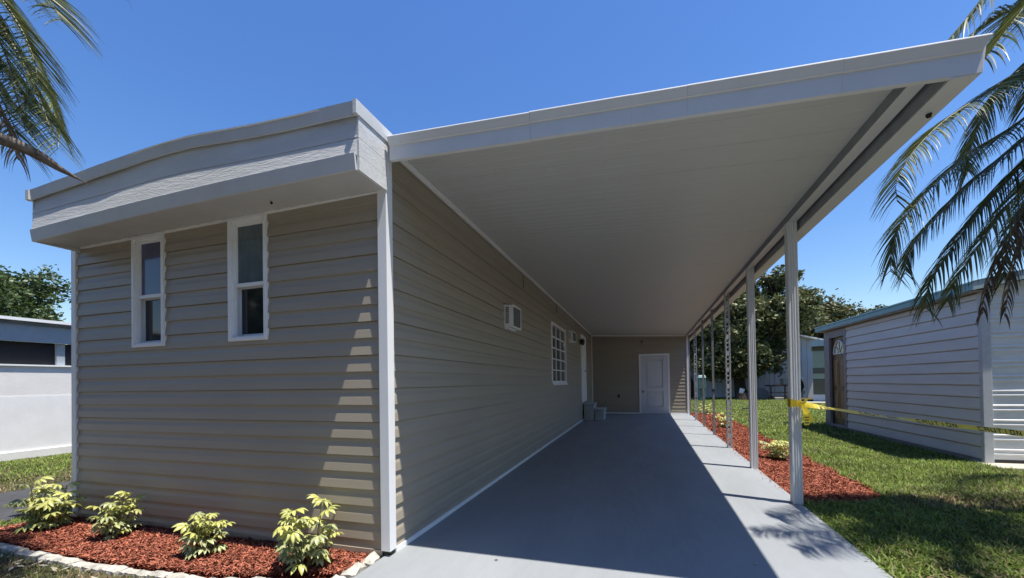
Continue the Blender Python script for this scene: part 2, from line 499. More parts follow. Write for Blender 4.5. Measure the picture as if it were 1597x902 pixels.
# front windows
def front_window(wd, pane_mat, split=0.45):
    x0, x1, z0, z1 = wd
    yf = YF - 0.030
    mb = MB()
    t = 0.028
    mb.box(x0, x0 + t, yf, YF + 0.01, z0, z1)
    mb.box(x1 - t, x1, yf, YF + 0.01, z0, z1)
    mb.box(x0 + t, x1 - t, yf, YF + 0.01, z1 - t, z1)
    mb.box(x0 + t, x1 - t, yf, YF + 0.01, z0, z0 + t)
    # jamb inside
    j = 0.012
    mb.box(x0 + t, x0 + t + j, YF - 0.012, YF + 0.075, z0 + t, z1 - t)
    mb.box(x1 - t - j, x1 - t, YF - 0.012, YF + 0.075, z0 + t, z1 - t)
    mb.box(x0 + t + j, x1 - t - j, YF - 0.010, YF + 0.075, z0 + t, z0 + t + j)
    mb.box(x0 + t + j, x1 - t - j, YF - 0.010, YF + 0.075, z1 - t - j, z1 - t)
    win = mb.build('window', M['white'], home, bevel=0.003)
    xa, xb = x0 + t + j, x1 - t - j
    za, zb = z0 + t + j, z1 - t - j
    zm = za + (zb - za) * split
    mb = MB(); s = 0.020
    def frame(m, a, b, c, d, y, e):
        m.box(a, a + e, y, y + 0.022, c, d); m.box(b - e, b, y, y + 0.022, c, d)
        m.box(a + e, b - e, y, y + 0.022, c, c + e); m.box(a + e, b - e, y, y + 0.022, d - e, d)
    frame(mb, xa, xb, zm, zb, YF + 0.008, s)
    mb.build('sash', M['white'], win, bevel=0.002)
    mb = MB(); frame(mb, xa, xb, za, zm - 0.001, YF + 0.036, s)
    mb.build('sash', M['sash'], win, bevel=0.002)
    mb = MB(); mb.box(xa, xb, YF - 0.004, YF + 0.008, zm - 0.014, zm + 0.016)
    mb.build('meeting_rail', M['white'], win, bevel=0.002)
    mb = MB(); mb.box(xa + s, xb - s, YF + 0.016, YF + 0.022, zm + s, zb - s)
    mb.build('pane', pane_mat, win)
    mb = MB(); mb.box(xa + s, xb - s, YF + 0.046, YF + 0.052, za + s, zm - s)
    mb.build('pane', M['glass'], win)
    mb = MB(); mb.box(xa, xa + 0.016, YF + 0.014, YF + 0.036, za, zm - 0.014)
    mb.build('sash_track', M['sash'], win)
    return win
front_window(W1, M['glass_violet'])['label'] = 'front window with violet curtained upper pane'
front_window(W2, M['glass_up'])['label'] = 'front window with teal grey upper pane'

# gridded side window
y0, y1, z0, z1 = SW
mb = MB(); t = 0.06
xa, xb = XW - 0.02, XW + 0.028
mb.box(xa, xb, y0, y0 + t, z0, z1); mb.box(xa, xb, y1 - t, y1, z0, z1)
mb.box(xa, xb, y0 + t, y1 - t, z0, z0 + t); mb.box(xa, xb, y0 + t, y1 - t, z1 - t, z1)
win = mb.build('window', M['white'], home, bevel=0.003)
mb = MB(); mb.box(XW - 0.03, XW - 0.022, y0 + t, y1 - t, z0 + t, z1 - t)
mb.build('pane', M['glass'], win)
for k in range(1, 3):
    yy = y0 + t + (y1 - y0 - 2 * t) * k / 3
    mb = MB(); mb.box(XW - 0.021, XW + 0.008, yy - 0.012, yy + 0.012, z0 + t, z1 - t)
    mb.build('glazing_bar', M['white'], win)
for k in range(1, 5):
    zz = z0 + t + (z1 - z0 - 2 * t) * k / 5
    mb = MB(); mb.box(XW - 0.021, XW + 0.006, y0 + t, y1 - t, zz - 0.012, zz + 0.012)
    mb.build('glazing_bar', M['white'], win)
mb = MB(); mb.box(XW, XW + 0.05, y0 - 0.03, y1 + 0.03, z0 - 0.03, z0 - 0.001)
mb.build('sill', M['white'], win)

# house door on the side wall
y0, y1, z0, z1 = DR
mb = MB(); t = 0.07
mb.box(XW - 0.02, XW + 0.045, y0, y0 + t, z0, z1); mb.box(XW - 0.02, XW + 0.045, y1 - t, y1, z0, z1)
mb.box(XW - 0.02, XW + 0.045, y0 + t, y1 - t, z1 - t, z1); mb.box(XW - 0.02, XW + 0.045, y0 + t, y1 - t, z0, z0 + 0.03)
dr = mb.build('door', M['white'], home, bevel=0.003)
mb = MB(); mb.box(XW - 0.03, XW + 0.010, y0 + t, y1 - t, z0 + 0.03, z1 - t)
for (a, b) in ((z0 + 0.25, z0 + 0.95), (z0 + 1.15, z1 - 0.25)):
    for (p, q) in ((y0 + t + .10, (y0 + y1) / 2 - .05), ((y0 + y1) / 2 + .05, y1 - t - .10)):
        mb.box(XW + 0.010, XW + 0.018, p, q, a, b)
mb.build('door_leaf', M['white'], dr)
mb = MB(); mb.tube([(XW + 0.01, y1 - .17, z0 + .95), (XW + 0.06, y1 - .17, z0 + .95)], [0.015, 0.026], 10)
mb.build('handle', M['alu_and_shade'], dr)

# small cable ends under the ceiling edge
for (yy, za, zb) in ((4.94, 2.82, 2.90), (5.99, 2.62, 2.80), (8.56, 2.62, 2.83)):
    mb = MB()
    mb.tube([(XW + 0.022, yy, zb), (XW + 0.026, yy + 0.004, (za * 2 + zb) / 3), (XW + 0.020, yy + 0.012, za)], 0.0045, 5)
    mb.build('cable', M['black'], home)

# bowed front overhang
YO = 2.16
TOPP = [(-5.03, 2.912), (-4.6, 2.942), (-4.08, 2.975), (-3.6, 3.010), (-3.35, 3.022), (-3.09, 3.021), (-2.48, 2.984), (-2.04, 2.970), (-1.655, 2.960)]
def ztop(x):
    xs = [p[0] for p in TOPP]; zs = [p[1] for p in TOPP]
    return float(np.interp(x, xs, zs))
XS = list(np.linspace(-5.0, -1.672, 29))
def zlow(x):  # bottom of the trim board
    return 2.470 + (x + 5.0) / 3.33 * 0.066 + 0.020 * math.sin((x + 5.0) / 3.33 * math.pi)
def strip(name, zt, zb, yt, yb, th, material, xs=XS, bevel=0.0):
    mb = MB()
    for x0, x1 in zip(xs[:-1], xs[1:]):
        o = len(mb.v)
        for x in (x0, x1):
            mb.v += [(x, yb(x), zb(x)), (x, yt(x), zt(x)), (x, yt(x) + th, zt(x)), (x, yb(x) + th, zb(x))]
        fs = [(0, 4, 5, 1), (1, 5, 6, 2), (2, 6, 7, 3), (3, 7, 4, 0)]
        if x0 == xs[0]: fs.append((0, 1, 2, 3))
        if x1 == xs[-1]: fs.append((7, 6, 5, 4))
        mb.f += [tuple(i + o for i in f) for f in fs]; mb.m += [0] * len(fs)
    return mb.build(name, material, home)
strip('fascia_board', lambda x: ztop(x) - 0.07, lambda x: 2.743 + 0.55 * (ztop(x) - 2.962), lambda x: YO + 0.014, lambda x: YO + 0.003, 0.012, M['board'])
strip('fascia_board', lambda x: 2.7395 + 0.55 * (ztop(x) - 2.962), lambda x: zlow(x) + 0.085, lambda x: YO + 0.005, lambda x: YO - 0.012, 0.012, M['board'])
strip('trim_board', lambda x: zlow(x) + 0.098, lambda x: zlow(x), lambda x: YO - 0.022, lambda x: YO - 0.008, 0.015, M['board2'])
XC = list(np.linspace(-5.045, -1.648, 29))
wav = lambda x: 0.002 * math.sin(x * 5.1) + 0.0012 * math.sin(x * 11.3 + 1) + 0.0075 * math.exp(-((x + 2.6) / .75) ** 2) + 0.003 * math.exp(-((x + 3.6) / .3) ** 2) - .002
strip('roof_edge', ztop, lambda x: ztop(x) - 0.085, lambda x: YO - 0.020 + wav(x), lambda x: YO - 0.012 + wav(x), 0.012, M['board2'], XC)
# soffit
mb = MB()
xs = list(np.linspace(-4.985, -1.68, 25))
for x0, x1 in zip(xs[:-1], xs[1:]):
    mb.hexa([(x0, YO + .012, zlow(x0) + .004), (x1, YO + .012, zlow(x1) + .004), (x1, YF - .001, 2.545), (x0, YF - .001, 2.515 + (x0 + 5) * .009),
             (x0, YO + .012, zlow(x0) + .02), (x1, YO + .012, zlow(x1) + .02), (x1, YF - .001, 2.565), (x0, YF - .001, 2.56)])
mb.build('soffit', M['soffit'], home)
mb = MB()      # thin white trim where soffit meets wall
for x0, x1 in zip(xs[:-1], xs[1:]):
    f = lambda x: 2.505 + (x + 5.0) * 0.0115
    x1b = min(x1, -1.74)
    mb.hexa([(x0, YF - .026, f(x0) - .004), (x1b, YF - .026, f(x1b) - .004), (x1b, YF - .010, f(x1b) - .004), (x0, YF - .010, f(x0) - .004),
             (x0, YF - .026, f(x0) + .014), (x1b, YF - .026, f(x1b) + .014), (x1b, YF - .010, f(x1b) + .014), (x0, YF - .010, f(x0) + .014)])
mb.build('soffit_trim', M['white'], home)
# overhang ends
for side, xe in ((1, -1.672), (-1, -5.0)):
    for (za, zb, ex) in ((2.744, 2.885, 0.0), (2.630, 2.739, 0.002), (2.533 if side > 0 else 2.475, 2.626, 0.004)):
        mb = MB()
        x0, x1 = (xe, xe + 0.016 + ex) if side > 0 else (xe - 0.016 - ex, xe)
        if side < 0: za += 0.0; zb += 0.0
        mb.box(x0, x1, YO + 0.004, YF - 0.025 if side > 0 else YF + 0.03, za, zb)
        mb.build('end_board', M['board'], home)
# roof edge along the side wall and rear, roof skin
mb = MB()
mb.hexa([(-1.672, YO - .03, 2.877), (-1.648, YO - .03, 2.877), (-1.648, YB + 4.2, 2.905), (-1.672, YB + 4.2, 2.905),
         (-1.672, YO - .03, 2.962), (-1.646, YO - .03, 2.962), (-1.646, YB + 4.2, 2.975), (-1.672, YB + 4.2, 2.975)])
mb.build('roof_edge', M['board2'], home)
mb = MB()
mb.hexa([(-5.045, YO - .03, 2.83), (-5.0, YO - .03, 2.83), (-5.0, 19.5, 2.83), (-5.045, 19.5, 2.83),
         (-5.045, YO - .03, 2.914), (-5.0, YO - .03, 2.914), (-5.0, 19.5, 2.914), (-5.045, 19.5, 2.914)])
mb.build('roof_edge', M['board2'], home)
mb = MB()
for x0, x1 in zip(XC[:-1], XC[1:]):
    z0, z1 = ztop(x0) - .004, ztop(x1) - .004
    mb.hexa([(x0, YO - .018, z0 - .01), (x1, YO - .018, z1 - .01), (x1, 19.5, z1 - .01), (x0, 19.5, z0 - .01),
             (x0, YO - .018, z0), (x1, YO - .018, z1), (x1, 19.5, z1), (x0, 19.5, z0)])
mb.build('roof', M['soffit'], home)
# dark lump on the soffit
def lump(name, c, r, label, cat, material):
    mb = MB()
    rs = random.Random(3)
    n, m_ = 8, 5
    vs = [(c[0], c[1], c[2] - r)]
    for i in range(1, m_):
        a = math.pi * i / m_
        for k in range(n):
            q = r * rs.uniform(0.65, 1.25)
            t = 2 * math.pi * k / n
            vs.append((c[0] + q * math.sin(a) * math.cos(t), c[1] + q * math.sin(a) * math.sin(t), c[2] - q * math.cos(a)))
    vs.append((c[0], c[1], c[2] + r))
    fs = []
    for k in range(n):
        fs.append((0, 1 + (k + 1) % n, 1 + k))
        fs.append((len(vs) - 1, len(vs) - 1 - n + k, len(vs) - 1 - n + (k + 1) % n))
    for i in range(m_ - 2):
        for k in range(n):
            a, b = 1 + i * n + k, 1 + i * n + (k + 1) % n
            fs.append((a, b, b + n, a + n))
    mb.add(vs, fs)
    o = mb.build(name, material)
    return tag(o, label, cat)
lump('mud_lump', (-2.54, 2.33, 2.522), 0.010, 'tiny dark lump on the soffit above the right front window', 'lump', M['nest'])
lump('mud_lump', (1.50, 2.75, 2.580), 0.014, 'dark crumpled clump under the carport roof edge near its front corner', 'lump', M['nest'])

# ------------------------------------------------------------------ air conditioners, wall light, steps
def aircon(y0, y1, z0, z1, pr, label):
    t = thing('air_conditioner', label, 'air conditioner', (XW, (y0 + y1) / 2, z0), 'air conditioners in the side wall')
    mb = MB()
    x0, x1 = XW + 0.004, XW + pr
    mb.box(x0, x1 - 0.006, y0 + .004, y1 - .004, z0 + .004, z1 - .004)
    mb.build('casing', M['white'], t, bevel=0.004)
    mb = MB(); e = 0.022
    mb.box(x1 - .006, x1 + .006, y0, y0 + e, z0, z1); mb.box(x1 - .006, x1 + .006, y1 - e, y1, z0, z1)
    mb.box(x1 - .006, x1 + .006, y0 + e, y1 - e, z0, z0 + e); mb.box(x1 - .006, x1 + .006, y0 + e, y1 - e, z1 - e, z1)
    mb.build('front_frame', M['white'], t)
    mb = MB(); mb.box(x1 - .006, x1 - .002, y0 + e, y1 - e, z0 + e, z1 - e)
    gr = mb.build('coil', M['glass_up'], t)
    mb = MB()
    for k in range(12):
        zz = z0 + e + (z1 - z0 - 2 * e) * (k + .5) / 12
        mb.box(x1 - .002, x1 + .002, y0 + e, y1 - e, zz - .003, zz + .003)
    mb.build('grille', M['tarp'], t)['kind'] = 'stuff'
    mb = MB()
    mb.box(x0 + .02, x1 - .05, y0 - .0005, y0 + .0035, z0 + .055, z1 - .03)
    mb.build('side_vent', M['tarp'], t)
    mb = MB()
    for k in range(8):
        zz = z0 + .06 + (z1 - z0 - .10) * (k + .5) / 8
        mb.box(x0 + .02, x1 - .05, y0 - .006, y0 - .001, zz - .004, zz + .004)
    mb.build('louvres', M['sash'], t)['kind'] = 'stuff'
    mb = MB(); mb.box(XW + .004, x0 + pr * .55, y0 - .012, y0 + .3, z0 - .022, z0 - .002)
    mb.build('bracket', M['white'], t)
    mb = MB()
    mb.box(XW - .01, XW + .018, y0 - .02, y0 - .002, z0 - .02, z1 + .02); mb.box(XW - .01, XW + .018, y0 - .02, y1, z1 + .001, z1 + .02)
    mb.build('wall_trim', M['white'], t)
    return t
aircon(5.10, 5.49, 1.905, 2.205, 0.118, 'white air conditioner jutting from the siding nearer the front, left of the gridded window')
aircon(10.25, 10.84, 2.20, 2.455, 0.096, 'small white air conditioner between the gridded window and the house door')

t = thing('wall_light', 'small dark wall lantern beside the top of the house door', 'wall light', (XW, 12.18, 2.3))
mb = MB(); mb.box(XW + .01, XW + .03, 12.13, 12.23, 2.28, 2.42); mb.build('back_plate', M['black'], t)
mb = MB(); mb.tube([(XW + .09, 12.18, 2.25), (XW + .09, 12.18, 2.30), (XW + .09, 12.18, 2.40), (XW + .09, 12.18, 2.45)], [0.03, 0.055, 0.065, 0.015], 8)
mb.build('lantern', M['black'], t)
mb = MB(); mb.tube([(XW + .03, 12.18, 2.38), (XW + .07, 12.18, 2.41)], 0.012, 6); mb.build('arm', M['black'], t)

t = thing('concrete_steps', 'two grey block steps at the house door', 'steps', (-1.4, 13.0, 0))
for (x0, x1, z1) in ((-1.655, -1.34, 0.50), (-1.335, -1.045, 0.345)):
    h = 0.0
    while h < z1 - 0.07:
        h2 = min(h + 0.17, z1 - 0.055)
        for (ya, yb) in ((12.6, 13.0), (13.008, 13.4)):
            mb = MB(); mb.box(x0 + .012, x1 - .012, ya + .006, yb - .006, h + .001, h2 - .004); mb.build('block', M['block'], t, bevel=0.006)
        h = h2
    mb = MB(); mb.box(x0 - .0, x1 + .012, 12.585, 13.415, z1 - 0.052, z1); mb.build('tread', M['block'], t, bevel=0.008)

# ------------------------------------------------------------------ storage room at the back of the carport
room = thing('storage_room', 'beige sided storage room closing the far end of the carport', 'shed', (0, YB, 0))
XR = 1.40 + sk(YB)
SD = (0.02, 0.94, 0.015, 2.06)
siding(room, (0, YB, 0), (1, 0, 0), (0, -1, 0), XW + 0.0, XR - 0.02, 0.04, 2.9,
       [(SD[0] - .02, SD[1] + .02, 0, SD[3] + .03)], M['siding'])
mb = MB()
mb.box(XR - 0.05, XR, YB + 0.06, 18.6, -0.03, 2.68); mb.box(XW + .1, XR - 0.05, 18.55, 18.6, -0.03, 2.7)
mb.build('side_wall', M['siding'], room)
mb = MB(); mb.box(XR - 0.045, XR + 0.02, YB - 0.03, YB + 0.05, 0.0, 2.66); mb.build('corner_post', M['white'], room)
mb = MB(); mb.box(XW + .04, SD[0] - .06, YB - 0.022, YB - 0.002, 0.001, 0.045); mb.box(SD[1] + .06, XR - .05, YB - 0.022, YB - 0.002, 0.001, 0.045)
mb.build('base_trim', M['white'], room)
mb = MB(); mb.hexa([(XW + .03, YB - .03, ZC(XW) - .05), (XR - .05, YB - .03, ZC(XR) - .05), (XR - .05, YB - .015, ZC(XR) - .05), (XW + .03, YB - .015, ZC(XW) - .05),
                    (XW + .03, YB - .03, ZC(XW) - .004), (XR - .05, YB - .03, ZC(XR) - .004), (XR - .05, YB - .015, ZC(XR) - .004), (XW + .03, YB - .015, ZC(XW) - .004)])
mb.build('top_trim', M['white'], room)
mb = MB(); x0, x1, z0, z1 = SD
mb.box(x0 - .05, x0, YB - .03, YB + .02, z0, z1 + .05); mb.box(x1, x1 + .05, YB - .03, YB + .02, z0, z1 + .05); mb.box(x0, x1, YB - .03, YB + .02, z1, z1 + .05)
dr = mb.build('door', M['white'], room)
mb = MB()
def raised(mb, a, b, c, d, y):
    mb.box(a, b, y - .004, y + .001, c, d)
    mb.box(a + .03, b - .03, y - .012, y - .004, c + .03, d - .03)
mb.box(x0, x1, YB + .012, YB + .03, z0, z1)
pa, pb = x0 + .19, x1 - .17
for (a, b, c, d) in ((x0, pa, z0, z1), (pb, x1, z0, z1), (pa, pb, z0, z0 + .23), (pa, pb, z0 + .77, z0 + .91), (pa, pb, z1 - .16, z1)):
    mb.box(a, b, YB - .022, YB + .012, c, d)
lf = mb.build('door_leaf', M['door'], dr)
for (c, d) in ((z0 + .24, z0 + .76), (z0 + .92, z1 - .17)):
    mb = MB()
    a, b = pa, pb
    mb.box(a + .045, b - .045, YB - .012, YB + .012, c + .035, d - .035)
    mb.build('door_panel', M['door'], dr)
mb = MB(); mb.tube([(x0 + .08, YB - .01, .78), (x0 + .08, YB - .05, .78), (x0 + .08, YB - .075, .78)], [0.012, 0.03, 0.024], 10); mb.build('handle', M['black'], dr)
mb = MB(); mb.box(-.775, -.70, YB - .03, YB - .012, .58, .69); mb.build('outlet_box', M['black'], room)
mb = MB(); mb.box(.05, .11, YB - .035, YB - .012, 2.52, 2.60); mb.tube([(.08, YB - .03, 2.52), (.08, YB - .04, 2.44)], 0.012, 6); mb.build('cable_box', M['tarp'], room)

# ------------------------------------------------------------------ carport
carport = thing('carport', 'white aluminium carport roof on slim posts over the painted floor', 'carport', (1.4, 2.46, 0))
Y0 = 2.47
npan = 43
pw = (YB + 0.25 - Y0) / npan
mb = MB()
xl, xr = -1.9, 1.425
L = carport.location
th = 0.022
gp = 0.003
def pan(mb, y0, y1):
    # pan with a shallow lip down each edge and two faint stiffening grooves
    prof = [(y0 + gp, ZP + .0025), (y0 + gp + .006, ZP), (y0 + pw * .33, ZP), (y0 + pw * .35, ZP + .0022), (y0 + pw * .37, ZP), (y0 + pw * .66, ZP), (y0 + pw * .68, ZP + .0022), (y0 + pw * .70, ZP), (y1 - .006, ZP), (y1, ZP + .0025), (y1, ZP + th), (y0 + gp, ZP + th)]
    A = [(xl, y, z + ZC(xl)) for y, z in prof]; B = [(xr, y, z + ZC(xr)) for y, z in prof]
    mb.sweep(None, A, B)
ZP = 0.0
mb = MB(); pan(mb, Y0, Y0 + pw)
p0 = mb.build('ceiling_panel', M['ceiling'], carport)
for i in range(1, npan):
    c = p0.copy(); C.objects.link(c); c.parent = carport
    dx = SK * pw * i
    c.location = (dx, pw * i, 0.045 * -dx * -1 * -1 + random.uniform(-.0008, .0008))
mb = MB()    # weather skin above the panels
mb.hexa([(-1.64, Y0, ZC(-1.64) + .026), (1.435, Y0, ZC(1.435) + .026), (1.435 + SK * 13, YB + .25, ZC(1.435) + .026), (-1.64, YB + .25, ZC(-1.64) + .026),
         (-1.64, Y0, ZC(-1.64) + .030), (1.435, Y0, ZC(1.435) + .030), (1.435 + SK * 13, YB + .25, ZC(1.435) + .030), (-1.64, YB + .25, ZC(-1.64) + .030)])
mb.build('roof_skin', M['fascia'], carport)
# front fascia, four lengths with lapped seams
FP = [(0.03, 0.0), (0.0, 0.0), (0.0, 0.098), (-0.010, 0.101), (-0.012, 0.108), (-0.030, 0.147), (-0.029, 0.152), (-0.020, 0.160), (0.03, 0.160), (0.03, 0.154), (0.004, 0.152), (0.004, 0.006), (0.03, 0.006)]
zf = lambda x: 2.742 - 0.047 * (x + 1.60)
cuts = [-1.63, -0.62, -0.02, 0.28, 1.0, 1.545]
for i, (a, b) in enumerate(zip(cuts[:-1], cuts[1:])):
    off = 0.0012 * (i % 2)
    dz = random.uniform(-.0015, .0015)
    b2 = b - (0.0014 if i < 4 else 0)
    tw = 0.0
    A = [(a, 2.46 + y - off, z + zf(a) + dz) for y, z in FP]
    B = [(b2 + (0.02 if (i == 4 and z > 0.12) else 0), 2.46 + y - off, z + zf(b2) + dz) for y, z in FP]
    mb = MB(); mb.sweep(None, A, B)
    mb.build('fascia_section', M['fascia'], carport)
# ceiling edge trim on the house wall
mb = MB()
mb.hexa([(XW + .003, 2.50, 2.842), (XW + .05, 2.50, 2.838), (XW + .05, YB - .03, 2.838), (XW + .003, YB - .03, 2.842),
         (XW + .003, 2.50, 2.872), (XW + .05, 2.50, 2.868), (XW + .05, YB - .03, 2.868), (XW + .003, YB - .03, 2.872)])
mb.build('wall_channel', M['white'], carport, bevel=0.002)
# beam over the posts
def along(name, x0, x1, z0, z1, y0, y1, m, bev=0.002):
    mb = MB()
    a, b = sk(y0), sk(y1)
    mb.hexa([(x0 + a, y0, z0), (x1 + a, y0, z0), (x1 + b, y1, z0), (x0 + b, y1, z0), (x0 + a, y0, z1), (x1 + a, y0, z1), (x1 + b, y1, z1), (x0 + b, y1, z1)])
    return mb.build(name, m, carport, bevel=bev)
along('beam', 1.362, 1.438, 2.672, 2.735, 2.49, YB + .25, M['alu_and_shade'])  # dark colour stands for shade on the beam's unlit inner face
along('beam_lit_underside', 1.364, 1.442, 2.667, 2.6715, 2.495, YB + .25, M['fascia'])  # pale plate added as the bounce-lit underside of the beam
# gutter: hollow channel at the outer edge
mb = MB()
GP = [(1.465, 2.590), (1.575, 2.590), (1.582, 2.640), (1.590, 2.735), (1.582, 2.735), (1.572, 2.640), (1.567, 2.598), (1.473, 2.598), (1.473, 2.735), (1.462, 2.735)]
A = [(x + sk(2.463), 2.463, z) for x, z in GP]; B = [(x + sk(YB + 1.2), YB + 1.2, z) for x, z in GP]
mb.sweep(None, A, B)
mb.build('gutter', M['fascia'], carport)
along('gutter_shade_strip', 1.4585, 1.4612, 2.597, 2.733, 2.49, YB + .25, M['alu_and_shade'], 0)  # dark strip painted in for the deep shade between beam and gutter
# posts
def fluted(hw=0.041):
    pts = []
    corners = [(-hw, -hw), (hw, -hw), (hw, hw), (-hw, hw)]
    g_ = 0.004
    for i in range(4):
        (x0, y0), (x1, y1) = corners[i], corners[(i + 1) % 4]
        dx, dy = (x1 - x0), (y1 - y0)
        nx, ny = -dy / (2 * hw), dx / (2 * hw)      # inward
        prof = [(0.0, 0), (0.14, 0), (0.20, 1), (0.30, 1), (0.36, 0), (0.42, 0), (0.46, 1), (0.54, 1), (0.58, 0), (0.64, 0), (0.70, 1), (0.80, 1), (0.86, 0)]
        for t_, d in prof:
            pts.append((x0 + dx * t_ + nx * g_ * d, y0 + dy * t_ + ny * g_ * d))
    return pts
def post_at(y): return 1.40 + sk(y)
for y in (4.535, 6.18):
    px = post_at(y)
    mb = MB(); fp = fluted()
    mb.sweep(None, [(px + a, y + b, 0.0) for a, b in fp], [(px + a, y + b, 2.668) for a, b in fp])
    mb.build('post', M['post'], carport)['label'] = 'fluted white carport post'
def openwork(y):
    px = post_at(y); hw = 0.030
    mb = MB()
    for a in (-1, 1):
        for b in (-1, 1):
            mb.box(px + a * hw - .007, px + a * hw + .007, y + b * hw - .007, y + b * hw + .007, 0.0, 2.668)
    z = 0.02; k = 0
    while z < 2.62:
        h = 0.075 if k % 3 == 2 else 0.022
        for s in (-1, 1):
            mb.box(px - hw + .007, px + hw - .007, y + s * hw - .004, y + s * hw + .004, z, z + h)
            mb.box(px + s * hw - .004, px + s * hw + .004, y - hw + .007, y + hw - .007, z + .001, z + h - .001)
        z += h + 0.055; k += 1
    o = mb.build('post', M['lattice'], carport); o['label'] = 'openwork lattice carport post'
openwork(7.90); openwork(12.99)
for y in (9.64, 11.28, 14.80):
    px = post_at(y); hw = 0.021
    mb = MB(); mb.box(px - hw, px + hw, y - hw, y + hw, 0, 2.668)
    o = mb.build('post', M['alu_and_shade'], carport); o['label'] = 'thin plain grey carport post'
    if y == 9.64:
        mb = MB(); mb.box(px - .026, px + .026, y - .026, y + .026, .92, .98); mb.build('clamp', M['black'], o)

# ------------------------------------------------------------------ caution tape
tape = thing('caution_tape', 'yellow caution tape with black print tied round the nearest carport post', 'caution tape', (1.41, 4.5, 0.93))
px = post_at(4.535); zt = 0.955
mb = MB()
def band(mb, pts, w, normal_tilt):
    o = len(mb.v)
    for (p, a) in zip(pts, normal_tilt):
        p = Vector(p)
        wv = Vector((0, math.sin(a), math.cos(a))) * w / 2
        mb.v += [tuple(p + wv), tuple(p - wv)]
    for i in range(len(pts) - 1):
        mb.f.append((o + 2 * i, o + 2 * i + 1, o + 2 * i + 3, o + 2 * i + 2)); mb.m.append(0)
hw = 0.044
loop = [(px - hw, 4.535 + hw), (px - hw, 4.535 - hw), (px, 4.535 - hw - .004), (px + hw, 4.535 - hw), (px + hw, 4.535 + hw), (px, 4.535 + hw + .003)]
o = len(mb.v)
for lay, (za, zb) in enumerate(((0.940, 0.985), (0.925, 0.958), (0.918, 0.940))):
    o = len(mb.v)
    for i, (x, y) in enumerate(loop):
        e = 1 + 0.02 * lay
        xx = px + (x - px) * e; yy = 4.535 + (y - 4.535) * e
        tz = 0.012 * math.sin(i * 2.1 + lay * 1.7)
        mb.v += [(xx, yy, zb + tz), (xx, yy, za + tz)]
    for i in range(len(loop)):
        j = (i + 1) % len(loop)
        mb.f.append((o + 2 * i, o + 2 * i + 1, o + 2 * j + 1, o + 2 * j)); mb.m.append(0)
mb.build('wrap', M['yellow'], tape)
# knot and two hanging tails
mb = MB()
k0 = (px + .040, 4.48, .935)
mb.add([(k0[0] - .03, 4.476, .955), (k0[0] + .012, 4.468, .965), (k0[0] + .016, 4.47, .925), (k0[0] - .028, 4.478, .915)], [(0, 1, 2, 3)])
mb.add([(k0[0] + .0, 4.470, .955), (k0[0] + .035, 4.462, 1.005), (k0[0] + .05, 4.465, .990), (k0[0] + .016, 4.470, .935)], [(0, 1, 2, 3)])
mb.add([(k0[0] - .01, 4.468, .945), (k0[0] + .02, 4.465, .940), (k0[0] + .055, 4.452, .865), (k0[0] + .085, 4.455, .790), (k0[0] + .058, 4.455, .775),
        (k0[0] + .022, 4.452, .850)], [(0, 1, 2, 5), (5, 2, 3, 4)])
mb.add([(k0[0] - .006, 4.464, .930), (k0[0] + .022, 4.460, .925), (k0[0] + .040, 4.448, .850), (k0[0] + .050, 4.450, .752), (k0[0] + .008, 4.450, .748),
        (k0[0] + .002, 4.446, .850)], [(0, 1, 2, 5), (5, 2, 3, 4)])
mb.build('knot', M['yellow'], tape)
mb = MB()
for k in range(3):
    z = .765 + k * .026
    mb.add([(k0[0] + .014, 4.447, z), (k0[0] + .046, 4.447, z + .002), (k0[0] + .046, 4.4465, z + .012), (k0[0] + .014, 4.4465, z + .010)], [(0, 1, 2, 3)])
mb.build('print', M['print'], tape)
# the stretched run to the palm trunk
TA = Vector((px + .05, 4.475, .942)); TB = Vector((4.16, 4.47, .585))
def tp(s):
    p = TA.lerp(TB, s)
    p.z -= 0.06 * 4 * s * (1 - s) * 0.6
    return p
def tilt(s): return 0.85 + 0.35 * math.sin(s * 9) + 0.15 * math.sin(s * 31)
N = 90
band_pts = [tp(i / N) for i in range(N + 1)]
mb = MB(); band(mb, band_pts, 0.050, [tilt(i / N) * min(1, .2 + i / 9) for i in range(N + 1)])
mb.build('ribbon', M['yellow'], tape)
# print: block letters laid along the ribbon
GLY = {'C': [(0, 0, .2, 1), (.2, .8, 1, 1), (.2, 0, 1, .2)], 'A': [(0, 0, .2, 1), (.8, 0, 1, 1), (.2, .8, .8, 1), (.2, .4, .8, .58)],
       'U': [(0, 0, .2, 1), (.8, 0, 1, 1), (.2, 0, .8, .2)], 'T': [(.4, 0, .6, .8), (0, .8, 1, 1)], 'I': [(.4, 0, .6, 1)],
       'O': [(0, 0, .2, 1), (.8, 0, 1, 1), (.2, 0, .8, .2), (.2, .8, .8, 1)], 'N': [(0, 0, .2, 1), (.8, 0, 1, 1), (.2, .55, .5, .85), (.5, .2, .8, .55)]}
mb = MB()
LEN = (TB - TA).length
s = 0.16
while s < 0.96:
    for ch in 'CAUTION':
        for (a, b, c, d) in GLY[ch]:
            q = []
            for (uu, vv) in ((a, b), (c, b), (c, d), (a, d)):
                st = s + uu * 0.030 / LEN
                p = tp(st); an = tilt(st) * min(1, .2 + st * N / 9)
                wv = Vector((0, math.sin(an), math.cos(an))); nv = Vector((0, -math.cos(an), math.sin(an)))
                q.append(tuple(p + wv * (vv - .5) * 0.042 + nv * 0.0012))
            mb.add(q, [(0, 1, 2, 3)])
        s += 0.041 / LEN
    s += 0.13 / LEN
mb.build('lettering', M['print'], tape)['kind'] = 'stuff'

